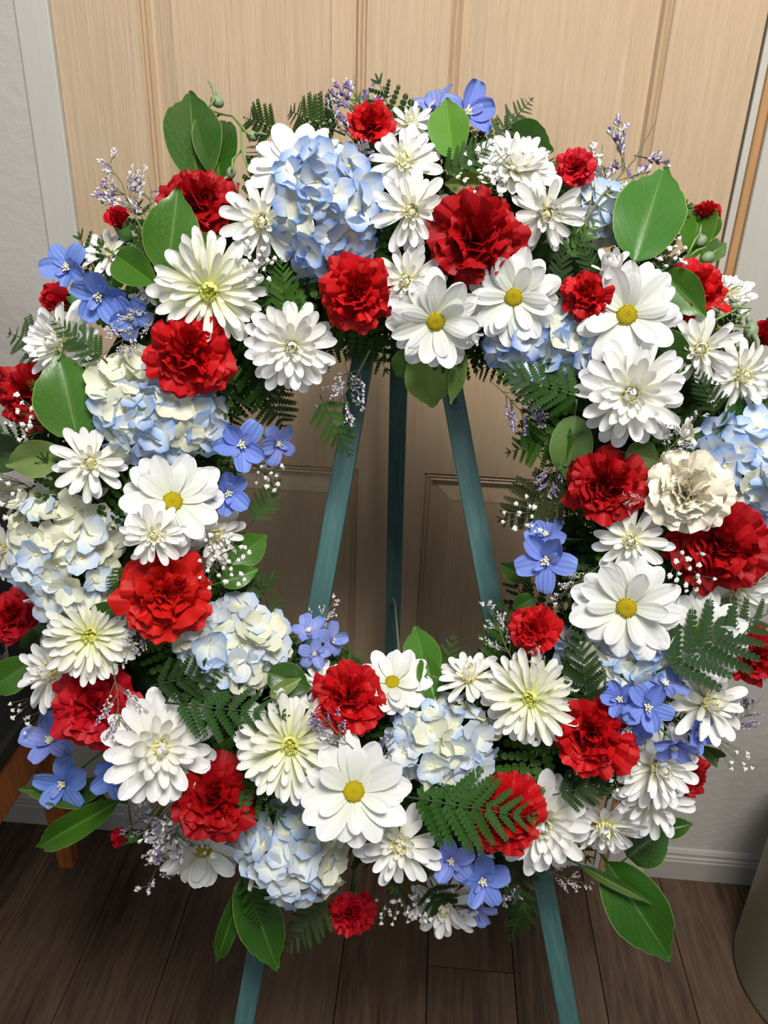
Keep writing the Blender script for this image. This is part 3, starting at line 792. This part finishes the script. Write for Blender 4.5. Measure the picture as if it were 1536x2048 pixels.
m('M', 322, 1497, 112, .018, (.1, .1), 'big full white chrysanthemum between two red carnations, lower left')
m('M', 798, 1692, 86, .010, (.0, .25), 'white chrysanthemum hanging at the bottom below the broad daisy')
m('M', 1084, 1652, 106, .0, (.1, .45), 'big white chrysanthemum behind the red carnation at the bottom right')
m('M', 1212, 1662, 82, .002, (.15, .95), 'white chrysanthemum facing down above the big dark leaf, bottom right')
m('M', 1312, 1602, 88, .004, (.5, .4), 'white chrysanthemum at the lower right edge over green leaves')
m('M', 1322, 1535, 94, .0, (.55, .35), 'white chrysanthemum in front of a hidden red carnation, below the delphinium')
m('M', 1425, 1405, 88, .0, (.7, -.1), 'white chrysanthemum facing right beside the delphinium cluster')
m('M', 92, 1345, 86, .0, (-.9, .05), 'white chrysanthemum facing left at the lower left edge')
m('M', 938, 1348, 72, -.002, (.0, -1.3), 'white chrysanthemum seen from the side at the bottom rim of the opening')
m('M', 888, 1815, 78, -.004, (-.05, .6), 'white chrysanthemum half hidden behind the lowest delphinium')
m('M', 212, 500, 56, -.02, (-.4, -.6), 'small white chrysanthemum behind the blue delphinium, upper left edge')
m('Q', 290, 592, 34, .0, (-.3, .2), 'tiny half open cream chrysanthemum left of the big yellow-centred mum')
m('Q', 946, 671, 25, .008, (.1, .4), 'tiny cream bud right of the drooping daisy')
m('M', 1464, 586, 48, -.02, (.4, -.5), 'white chrysanthemum peeping out behind the upper right red carnation')
m('M', 12, 975, 48, -.02, (-.7, 0), 'white chrysanthemum cut by the left edge below the two leaves')
m('M', -2, 1100, 62, -.015, (-.8, .1), 'white chrysanthemum cut by the left edge beside the white hydrangea')
m('M', 640, 1365, 50, -.012, (-.2, -.4), 'white chrysanthemum mostly hidden left of the lower middle red carnation')
m('S', 418, 582, 112, .018, (.0, .05), 'large yellow-centred chrysanthemum at the upper left, below two green leaves')
m('S', 180, 1272, 92, .008, (-.15, .0), 'spidery pale yellow chrysanthemum at the left below the white hydrangea')
m('S', 580, 1490, 110, .012, (.0, .05), 'large yellow-centred chrysanthemum at the bottom left of the opening')
m('S', 1060, 1398, 96, .006, (-.05, .05), 'yellow-centred chrysanthemum at the bottom right of the opening')
c = carnation
c(392, 392, 82, -.002, (-.2, -.75), 'dark red carnation facing up at the top left behind a green leaf', DRED)
c(952, 478, 98, .012, (.0, -.05), 'largest dark red carnation at the top centre right', DRED)
c(712, 588, 78, .015, (.0, .0), 'bright red carnation below the top blue hydrangea')
c(378, 710, 86, .025, (-.05, .1), 'red carnation overlapping the yellow-centred mum and hydrangea, upper left')
c(1172, 592, 52, .012, (-.1, .0), 'small red carnation between two daisies, upper right', RED, False)
c(1392, 580, 66, -.002, (.3, -.3), 'red carnation behind the rounded leaf at the upper right', RED)
c(1211, 972, 82, .012, (-.05, .05), 'dark red carnation left of the cream carnation', DRED)
c(1436, 1096, 98, .006, (.05, .15), 'wide dark red carnation under the cream carnation', DRED)
c(332, 1190, 94, .020, (.0, .05), 'big bright red carnation on the left side of the opening', lin((204, 26, 20)))
c(188, 1415, 84, .002, (-.15, .05), 'red carnation crossed by a spray of sea lavender, lower left', RED2)
c(428, 1594, 82, .008, (.0, .05), 'red carnation right of the big full white chrysanthemum, lower left', DRED)
c(698, 1392, 72, .020, (.0, -.05), 'red carnation at the bottom rim of the opening', RED)
c(1183, 1468, 86, .012, (-.05, .05), 'red carnation left of the delphinium cluster, lower right', RED)
c(1012, 1626, 82, .014, (.0, .1), 'red carnation partly under the big fern frond at the bottom', RED)
c(1065, 1258, 52, .006, (-.2, -.1), 'small red carnation at the lower right rim of the opening', RED, False)
c(48, 790, 66, .0, (-.45, .0), 'red carnation at the left edge beside a broad green leaf', DRED)
c(14, 1234, 56, -.006, (-.6, .0), 'red carnation cut by the left edge above the side-facing chrysanthemum', RED2)
c(1516, 1312, 58, -.006, (.5, .1), 'red carnation cut by the right edge behind the fern tips', DRED)
c(1378, 1552, 50, -.035, (.7, .3), 'red carnation almost hidden behind white petals, lower right', RED)
c(742, 238, 50, -.006, (.0, -.6), 'small red carnation topmost on the wreath', RED, False)
c(1155, 332, 42, -.006, (.2, -.5), 'small red carnation at the top right before the bare sea lavender', RED2, False)
c(700, 1838, 52, -.010, (-.1, .85), 'small red carnation hanging lowest on the wreath', RED2, False)
c(1372, 985, 86, .022, (-.05, .1), 'cream white carnation with a frilled edge at the right side', CREAM, True, 'cream_carnation')
bud(238, 442, 24, -.01, (-.6, -1.3), 'red bud on a green calyx at the upper left edge above the leaf')
bud(118, 600, 30, -.006, (-1.0, -.3), 'red bud beside the blue delphinium at the left edge')
bud(1412, 432, 25, -.01, (.4, -1.6), 'red bud standing right of the glittering leaf')
bud(245, 1675, 20, -.01, (-2.5, .15), 'red bud lying sideways among sea lavender at the lower left')
bud(1528, 672, 28, -.01, (.8, -.4), 'red bud cut by the right edge near pale green buds')
H = hydrangea
H(652, 432, 112, 132, .006, (-.05, .0), 38, 1.0, 'sky blue hydrangea head at the top of the wreath')
H(318, 838, 130, 92, .004, (-.1, .05), 32, .68, 'light blue hydrangea head under the upper left red carnation')
H(252, 762, 58, 54, -.004, (-.2, -.3), 12, .35, 'small pale hydrangea head above the light blue one, upper left')
H(122, 1092, 112, 146, .004, (-.25, .0), 44, .22, 'tall white hydrangea head with blue lower edge on the left side')
H(468, 1292, 112, 96, -.004, (.1, -.05), 34, .18, 'white and pale blue hydrangea head left of the lavender blooms')
H(588, 1712, 112, 112, .004, (-.05, .35), 40, .25, 'white and blue hydrangea head hanging at the bottom left')
H(885, 1478, 116, 92, .002, (.0, -.05), 34, .22, 'pale cream and blue hydrangea head at the bottom centre')
H(1085, 690, 112, 66, -.006, (-.05, .1), 24, .75, 'light blue hydrangea head under the two upper daisies')
H(1490, 930, 88, 110, -.002, (.35, .0), 28, .8, 'blue hydrangea head at the right edge beside the cream carnation')
H(1240, 1318, 128, 84, -.010, (.05, .1), 30, .32, 'pale blue hydrangea head behind the right side daisy')
H(1208, 412, 72, 52, -.030, (.3, -.5), 16, .3, 'distant pale hydrangea head behind the sea lavender, top right')
d = delph
V1, V2 = (140, 142, 216), (172, 176, 230)
d(135, 535, 50, .0, (-.5, -.1), 'uppermost blue delphinium bloom at the left edge', (112,146,226))
d(197, 592, 56, .006, (-.2, .4), 'blue delphinium bloom between left edge bud and leaf', (100,136,224), 1)
d(262, 632, 46, -.002, (-.2, .3), 'dark blue delphinium bloom above the upper left carnation', (88,124,216))
d(482, 890, 54, .012, (.1, .0), 'blue delphinium bloom with white eye at the left rim of the opening', (116,136,226))
d(555, 888, 42, .0, (.6, .1), 'violet-blue delphinium bloom reaching into the opening', V1)
d(456, 986, 46, .004, (.1, .25), 'blue delphinium bloom right of the left daisy', (100,128,220))
d(1093, 1122, 58, .008, (-.35, .1), 'blue star-shaped delphinium bloom at the right rim of the opening', (120,140,228))
d(1092, 1070, 40, -.008, (-.1, -.8), 'blue delphinium bloom pointing up above the star-shaped one', (120,140,228))
d(618, 1262, 36, .0, (-.1, -1.0), 'pale lavender delphinium bloom at the lower left rim of the opening', V2)
d(664, 1280, 36, .004, (1.0, .1), 'pale lavender delphinium bloom facing right into the opening', V2, 1)
d(628, 1306, 32, .0, (.3, .3), 'pale lavender delphinium bloom lowest of the three by the opening', V2)
d(100, 1482, 54, -.004, (-.4, -.5), 'violet delphinium bloom seen from behind at the lower left edge', V1, 1)
d(125, 1568, 52, -.006, (-.4, .3), 'blue delphinium bloom at the lower left corner of the wreath', (106,146,228))
d(232, 1550, 48, -.002, (-.1, .3), 'blue delphinium bloom left below the big full chrysanthemum', (86,130,220))
d(902, 1722, 46, .006, (.0, .25), 'blue-violet delphinium bloom under the red carnation at the bottom', V1)
d(965, 1762, 54, .008, (.1, .35), 'periwinkle delphinium bloom with cream eye at the bottom', (112, 136, 224))
d(948, 1820, 44, -.008, (.1, 1.0), 'lavender delphinium bloom hanging lowest at the bottom', V2)
d(1240, 1398, 42, .008, (-.2, .0), 'blue delphinium bloom left in the cluster above the red carnation', (106,122,214))
d(1297, 1414, 52, .022, (.0, .1), 'blue delphinium bloom in the middle of the lower right cluster', (118,140,226))
d(1330, 1368, 44, .006, (.3, -.6), 'violet delphinium bloom at the top of the lower right cluster', V1, 1)
d(1258, 1456, 44, .012, (-.2, .5), 'deep blue delphinium bloom touching the lower right carnation', (104,120,214))
d(1348, 1492, 46, .014, (.1, 1.0), 'violet-blue delphinium bloom hanging over the white petals, lower right', V1)
d(1393, 1466, 42, .006, (1.0, .3), 'blue delphinium bloom facing right in the lower right cluster', (118,132,220))
d(868, 215, 48, -.035, (-.5, -.9), 'thin lavender delphinium bloom at the top behind the leaf', (158, 152, 210))
d(935, 225, 56, -.030, (.3, -.4), 'violet-blue delphinium bloom at the top of the wreath', (122, 130, 216))
d(1528, 1070, 40, -.02, (.5, .1), 'lavender delphinium bloom cut by the right edge', V2)

l = leaf
l(395, 368, 380, 203, 100, -.020, -.02, G2, 'tall green leaf standing at the upper left, left of a second leaf', 0)
l(440, 365, 425, 235, 78, -.028, -.02, G2, 'green leaf behind the tall leaf at the upper left', 1)
l(335, 545, 354, 388, 100, .006, .02, G1, 'green leaf with fine drops in front of the top left carnation', 0)
l(232, 512, 328, 582, 66, .006, .008, G1, 'green leaf lying diagonally left of the yellow-centred mum', 3)
l(372, 500, 445, 478, 44, -.004, .0, G3, 'pale leaf underside above the yellow-centred mum', 1)
l(155, 878, 118, 716, 118, .002, .008, G1, 'broad green leaf at the left above the hydrangea', 0)
l(80, 915, -15, 905, 70, .0, .0, G2, 'dark green leaf reaching the left edge', 1)
l(128, 905, 34, 925, 66, .010, .006, G3, 'pale grey-green leaf left of the white chrysanthemum', 3)
l(905, 322, 893, 210, 72, -.004, -.01, G4, 'bright green leaf at the top centre beside white mum', 0)
l(1015, 265, 1100, 300, 70, -.04, -.03, G2, 'dark rounded leaf behind the top right chrysanthemum', 2)
l(1060, 350, 1150, 395, 70, -.035, -.03, G2, 'dark leaf below the top right mum, beside small carnation', 1)
l(985, 372, 893, 368, 42, .0, .0, (92, 106, 42), 'olive brown leaf above the largest carnation', 1)
l(1268, 525, 1322, 353, 122, -.002, .01, (66, 118, 44), 'large glittering wet leaf at the upper right', 0)
l(1325, 545, 1406, 628, 70, .0, .0, G1, 'green leaf right of the upper right daisy', 3)
l(1275, 672, 1382, 735, 80, .0, .0, G2, 'dark green leaf above the largest chrysanthemum', 2)
l(1385, 520, 1402, 405, 62, -.03, -.03, G1, 'green leaf behind the upper right red bud', 1)
l(1395, 530, 1442, 492, 36, -.02, -.015, G1, 'small green leaf below the upper right red bud', 0)
l(1415, 480, 1440, 432, 24, -.02, -.015, G1, 'narrow green leaf right of the upper right red bud', 1)
l(850, 690, 866, 803, 88, .0, .004, (128, 160, 78), 'pale green leaf hanging under the drooping daisy', 0)
l(835, 695, 794, 752, 50, -.006, -.004, (90, 140, 52), 'small green leaf left of the pale hanging leaf', 1)
l(928, 700, 905, 792, 30, -.004, .0, (118, 150, 76), 'narrow pale leaf right of the hanging pale leaf', 3)
l(860, 1372, 832, 1262, 66, -.012, -.01, (74, 124, 44), 'green leaf standing at the bottom rim of the opening', 0)
l(870, 1400, 850, 1310, 44, -.006, -.004, G1, 'smaller green leaf before the one at the bottom rim', 1)
l(535, 1345, 618, 1375, 60, .0, .002, G2, 'dark folded leaf between hydrangea and bottom left mum', 2)
l(540, 1392, 600, 1358, 26, .004, .006, G3, 'pale narrow leaf over the folded dark leaf', 1)
l(460, 1130, 527, 1075, 56, -.015, -.01, G1, 'green leaf at the left rim of the opening, upper of two', 0)
l(440, 1165, 512, 1140, 42, -.015, -.01, (76, 128, 40), 'green leaf at the left rim of the opening, lower of two', 3)
l(238, 1602, 76, 1694, 50, -.012, -.016, G1, 'long narrow leaf pointing to the lower left corner', 1)
l(215, 1600, 55, 1580, 44, -.02, -.02, (70, 98, 40), 'dull green leaf behind the lower left delphinium', 3)
l(215, 1560, 130, 1602, 40, -.018, -.018, G2, 'dark leaf between the two lower left delphiniums', 0)
l(1212, 1722, 1330, 1902, 104, -.004, .0, (46, 92, 22), 'largest dark wet leaf hanging at the bottom right', 0)
l(1255, 1715, 1332, 1655, 80, -.012, -.012, G2, 'rounded dark leaf above the largest hanging leaf', 0)
l(1310, 1665, 1382, 1648, 34, -.015, -.015, G2, 'small pointed leaf at the lower right edge', 1)
l(484, 1750, 550, 1925, 80, -.012, -.006, (46, 90, 20), 'broad leaf hanging at the bottom left over the easel leg', 0)
l(488, 1762, 434, 1922, 34, -.014, -.01, (56, 98, 30), 'narrow curling leaf hanging left of the broad one', 1)
l(65, 1320, -20, 1380, 62, -.02, -.02, G1, 'green leaf cut by the left edge above the side-facing mum', 0)
l(1440, 860, 1545, 800, 66, -.012, -.02, G2, 'dark leaf behind the right edge hydrangea', 1)
l(1062, 1165, 1008, 1132, 34, -.012, -.012, G2, 'small leaf left of the star-shaped delphinium', 0)
l(1070, 1195, 1028, 1218, 36, -.012, -.012, G2, 'small leaf above the small red carnation at the right rim', 1)
l(1150, 830, 1135, 955, 74, -.010, -.010, (96, 124, 66), 'pale green leaf under the right rim ferns', 1)
l(1250, 905, 1318, 925, 60, -.004, -.004, (72, 92, 34), 'olive leaf between red and cream carnations', 0)
l(1075, 905, 1050, 850, 40, -.02, -.02, G2, 'dark leaf at the right rim beside the purple sea lavender', 0)
l(1395, 1490, 1440, 1520, 30, -.02, -.02, G2, 'dark leaf below the right-facing chrysanthemum', 1)
l(180, 1245, 240, 1205, 44, -.006, -.006, G2, 'dark leaf left of the big bright red carnation', 0)
l(70, 1290, 110, 1230, 50, -.018, -.018, G2, 'dark leaf between left edge carnation and spidery mum', 1)
l(1160, 1730, 1290, 1800, 20, -.002, .0, (92, 120, 60), 'thin curling leaf across the largest hanging leaf', 3)

f = fern
f(806, 1592, 1064, 1636, .010, .030, 'big fern frond lying across the red carnation at the bottom', .46, 9, 14, (44, 86, 20))
f(1312, 1345, 1545, 1222, .010, .014, 'big dark fern frond reaching the right edge over the daisy', .46, 8, 12, (34, 66, 22))
f(300, 1372, 452, 1338, .006, .014, 'fern frond over the white hydrangea, upper of two at lower left', .42, 8, 14)
f(330, 1405, 566, 1430, .008, .012, 'fern frond pointing at the bottom left yellow-centred mum', .38, 9, 14, (40, 78, 20))
f(575, 650, 562, 522, .0, .006, 'fern frond between the blue hydrangea and the top left mum', .42, 10, 20)
f(690, 270, 556, 212, -.03, -.03, 'arched fern frond at the top left of the topmost carnation', .38, 10, 30, (46, 76, 24))
f(560, 262, 480, 232, -.03, -.03, 'small dark fern frond behind the upward daisy', .42, 8, 20)
f(985, 285, 1062, 200, -.03, -.03, 'narrow spotted fern tip rising at the top right', .24, 9, 10, (62, 82, 50))
f(1175, 800, 1000, 742, .004, .010, 'fern frond below the light blue hydrangea, upper right rim', .42, 9, 14, (46, 82, 24))
f(1165, 865, 1015, 905, -.002, -.006, 'dark fern frond at the right rim of the opening', .42, 8, 14)
f(1150, 960, 1002, 1040, -.010, -.014, 'brownish spotted fern frond at the right rim', .42, 10, 10, (66, 74, 38))
f(640, 790, 700, 915, -.006, -.002, 'fern frond hanging over the left easel leg', .42, 8, 22, (66, 98, 40))
f(520, 745, 575, 872, -.004, -.004, 'fern frond under the upper left rim chrysanthemum', .42, 8, 22)
f(470, 770, 440, 690, .0, .0, 'fern frond right of the upper left red carnation', .4, 9, 20)
f(215, 725, 108, 640, .006, .010, 'fern frond across the pink-white chrysanthemum at the left', .32, 10, 10, (44, 80, 20))
f(125, 705, 22, 668, -.03, -.03, 'small fern tip at the left edge', .4, 7, 10, (70, 96, 52))
f(95, 780, 55, 765, .012, .014, 'small fern tip over the left edge carnation', .4, 7, 10)
f(665, 1800, 572, 1898, -.014, -.012, 'fern frond hanging left of the lowest carnation', .42, 8, 14, (62, 84, 42))
f(1062, 1775, 1020, 1882, -.012, -.010, 'fern frond hanging at the bottom beside the right easel leg', .40, 9, 14)
f(500, 1750, 520, 1852, .002, .004, 'wet fern frond over the broad hanging leaf', .38, 9, 14)
f(1178, 1420, 1155, 1258, .004, .008, 'upright fern frond over the right side hydrangea', .36, 10, 14)
f(1105, 1590, 1240, 1560, .002, .0, 'fern frond below the lower right red carnation', .40, 10, 14)
f(880, 350, 985, 288, .0, .004, 'fern frond beside the bright green leaf at the top', .42, 8, 14, (52, 86, 26))
f(1130, 520, 1195, 440, -.004, -.004, 'fern frond right of the top right chrysanthemum', .42, 8, 14)
f(1110, 600, 1130, 490, -.002, .0, 'dark fern frond above the small upper right carnation', .36, 10, 14)
f(1190, 560, 1160, 470, -.002, .0, 'fern frond left of the half closed chrysanthemum', .36, 9, 14)
f(1110, 1500, 1050, 1445, .0, .0, 'fern frond between yellow-centred mum and lower right carnation', .4, 9, 14)
f(1440, 830, 1390, 740, .0, .0, 'fern frond right of the largest chrysanthemum', .4, 9, 14)
f(500, 1050, 560, 960, -.02, -.02, 'fern frond reaching into the opening from the left', .36, 9, 14)
f(255, 1130, 215, 1190, .0, .0, 'fern frond between tall hydrangea and big bright carnation', .4, 8, 14)
f(480, 1180, 560, 1150, -.02, -.02, 'fern frond above the white hydrangea at the left rim', .4, 8, 14, (54, 80, 30))
f(705, 1470, 690, 1530, -.004, -.004, 'fern frond under the bottom rim carnation', .5, 8, 14)
f(860, 1760, 900, 1850, -.02, -.02, 'fern frond behind the lowest white blooms', .4, 8, 14)

b = babys
b(515, 530, 42, 20, .004, "baby's breath right of the upper left yellow-centred mum")
b(75, 838, 50, 18, .006, "baby's breath under the left edge red carnation")
b(970, 350, 60, 26, .0, "baby's breath below the top right upward chrysanthemum")
b(440, 1120, 60, 30, .014, "baby's breath over the leaves at the left rim of the opening")
b(812, 1800, 62, 34, .0, "baby's breath at the bottom below the hanging chrysanthemum")
b(535, 945, 36, 16, .0, "baby's breath under the delphinium at the left rim")
b(25, 985, 50, 16, .0, "baby's breath at the left edge beside the tall hydrangea")
b(1330, 520, 32, 12, .0, "baby's breath below the glittering wet leaf")
b(1375, 1140, 46, 18, .002, "baby's breath below the wide dark red carnation")
b(60, 1428, 46, 12, -.01, "baby's breath at the lower left under the side-facing chrysanthemum")
b(1465, 1505, 28, 8, -.02, "baby's breath hanging at the lower right edge")
b(1060, 1030, 44, 14, -.008, "baby's breath among ferns at the right rim of the opening")
b(330, 1620, 60, 16, -.006, "baby's breath below the big full white chrysanthemum")
b(1238, 1535, 40, 10, .0, "baby's breath right below the lower right carnation")
b(1450, 600, 30, 8, -.01, "baby's breath near the pale green buds at the right")
s = lim
s(285, 460, 220, 325, 0, -.02, -.03, 'sea lavender rising above the upper left red bud')
s(300, 470, 300, 350, 3, -.02, -.03, 'sea lavender rising left of the top left carnation')
s(720, 330, 712, 150, 2, -.02, -.03, 'sea lavender spray rising behind the topmost red carnation')
s(700, 360, 745, 272, 2, -.004, .0, 'violet sea lavender under the topmost red carnation')
s(1150, 470, 1318, 245, 3, -.012, -.02, 'long bare sea lavender spray against the door, top right')
s(1170, 460, 1210, 290, 3, -.012, -.02, 'shorter bare sea lavender spray left of the long one')
s(1150, 440, 1060, 400, 3, .012, .014, 'tiny sea lavender twig over the top right chrysanthemum')
s(980, 760, 1100, 880, 2, -.004, -.008, 'purple sea lavender at the upper right rim of the opening')
s(1110, 900, 1090, 1010, 2, -.01, -.01, 'purple sea lavender hanging among right rim ferns')
s(300, 640, 190, 720, 0, .006, .006, 'sea lavender above the small pale hydrangea, upper left')
s(330, 620, 220, 660, 1, .008, .008, 'sea lavender over the dark blue delphinium, upper left')
s(320, 1300, 240, 1235, 1, .004, .01, 'silvery sea lavender beside the spidery chrysanthemum')
s(300, 1240, 240, 1330, 0, .006, .01, 'grey sea lavender below the big bright red carnation')
s(225, 1330, 250, 1510, 1, .018, .024, 'silvery sea lavender hanging over the lower left carnation')
s(390, 1580, 330, 1720, 1, .01, .0, 'silvery sea lavender left of the lower left dark red carnation')
s(370, 1660, 290, 1775, 0, -.006, -.01, 'sea lavender hanging lowest at the lower left')
s(340, 1650, 220, 1640, 3, -.006, -.01, 'sea lavender around the sideways red bud')
s(720, 1510, 610, 1400, 2, .02, .02, 'violet sea lavender over the bottom left yellow-centred mum')
s(760, 1540, 780, 1460, 2, .004, .004, 'violet sea lavender left of the bottom centre hydrangea')
s(690, 720, 700, 800, 0, .0, .0, 'sea lavender at the top left rim before the easel leg')
s(740, 700, 650, 860, 3, -.004, -.002, 'pale sea lavender hanging over the left easel leg')
s(610, 1285, 670, 1200, 1, -.01, -.01, 'pale sea lavender above the lavender delphiniums')
s(1030, 1330, 975, 1210, 1, .0, -.004, 'pale sea lavender left of the small right rim carnation')
s(1090, 1350, 1060, 1280, 1, .004, .008, 'sea lavender under the small right rim carnation')
s(1310, 930, 1400, 830, 0, .012, .012, 'sea lavender over the closed chrysanthemum bud')
s(1300, 1000, 1235, 995, 3, .022, .024, 'tiny sea lavender over the right side dark red carnation')
s(1200, 1130, 1110, 1200, 1, .002, .0, 'sea lavender right of the star-shaped delphinium')
s(1080, 1740, 1180, 1770, 1, -.006, -.008, 'sea lavender under the big bottom right chrysanthemum')
s(1010, 1730, 1000, 1800, 0, -.006, -.008, 'sea lavender right of the periwinkle delphinium')
s(1440, 1480, 1530, 1390, 2, -.02, -.02, 'violet sea lavender at the lower right edge')
s(1340, 880, 1320, 800, 3, .01, .01, 'sea lavender twig right of the largest chrysanthemum')

# pale green delphinium buds on curling stems
MBUD = plain('pale_green_bud', (128, 146, 112), .45, (120, .2, .001), .4, .12)
MPST = plain('light_green_stem', (112, 146, 72), .5)
BUDM = MB().lathe([(.001, -.5), (.22, -.48), (.40, -.2), (.42, .1), (.30, .38), (.12, .5), (.001, .52)], 10).tube([(.2, 0, .2), (.7, 0, .75), (1.0, .1, 1.4)], [.2, .14, .05], 6).mesh('bud', MBUD)
def bud_spray(label, paths, buds, dz=0.0):
    P0 = surf(*paths[0][0], dz-.02)[0]
    o = tag(empty('delphinium_bud_spray', P0), label, 'flower buds', 'pale delphinium buds round the wreath')
    st = MB()
    for pth in paths:
        st.tube([surf(u, v, dz+.012*math.sin(i))[0]-P0 for i, (u, v) in enumerate(pth)], .0011, 6)
    link('stem', st.mesh('stem', MPST), o)
    for u, v, r, ang in buds:
        P, n, t, rad = surf(u, v, dz+.004); x = CR*math.cos(ang)+CD*math.sin(ang)
        Mx = frame(P-P0, x, -ray(u, v)); link('bud', BUDM, o, Mx @ Matrix.Scale(r*t/FPX*1.6, 4) @ Matrix.Rotation(U(0, 6), 4, 'Z'))
bud_spray('pale green delphinium buds curling above the tall leaf, top left',
    [[(500, 350), (484, 300), (482, 250), (465, 232), (440, 228), (425, 240)], [(425, 240), (418, 215), (430, 196)], [(440, 228), (412, 215), (416, 255)], [(465, 232), (490, 262), (500, 270)], [(484, 300), (465, 320), (464, 340)]],
    [(434, 203, 17, -2.6), (417, 266, 13, 1.6), (505, 272, 15, .4), (462, 345, 14, 1.8)], -.02)
bud_spray('pale green delphinium buds at the upper right edge of the wreath',
    [[(1400, 660), (1430, 640), (1470, 620), (1510, 590)], [(1430, 660), (1460, 650), (1500, 655)], [(1470, 640), (1500, 620)]],
    [(1432, 608, 16, -2.9), (1440, 628, 14, -2.9), (1468, 612, 12, -.3), (1502, 662, 22, 1.7), (1498, 640, 10, 1.3)], -.01)
bud_spray('two green carnation-like buds under the upper right red bud',
    [[(1370, 520), (1395, 500), (1410, 495)], [(1370, 520), (1390, 480), (1400, 465)]],
    [(1415, 515, 17, -.5), (1402, 482, 16, -.9)], -.02)
filler(296)
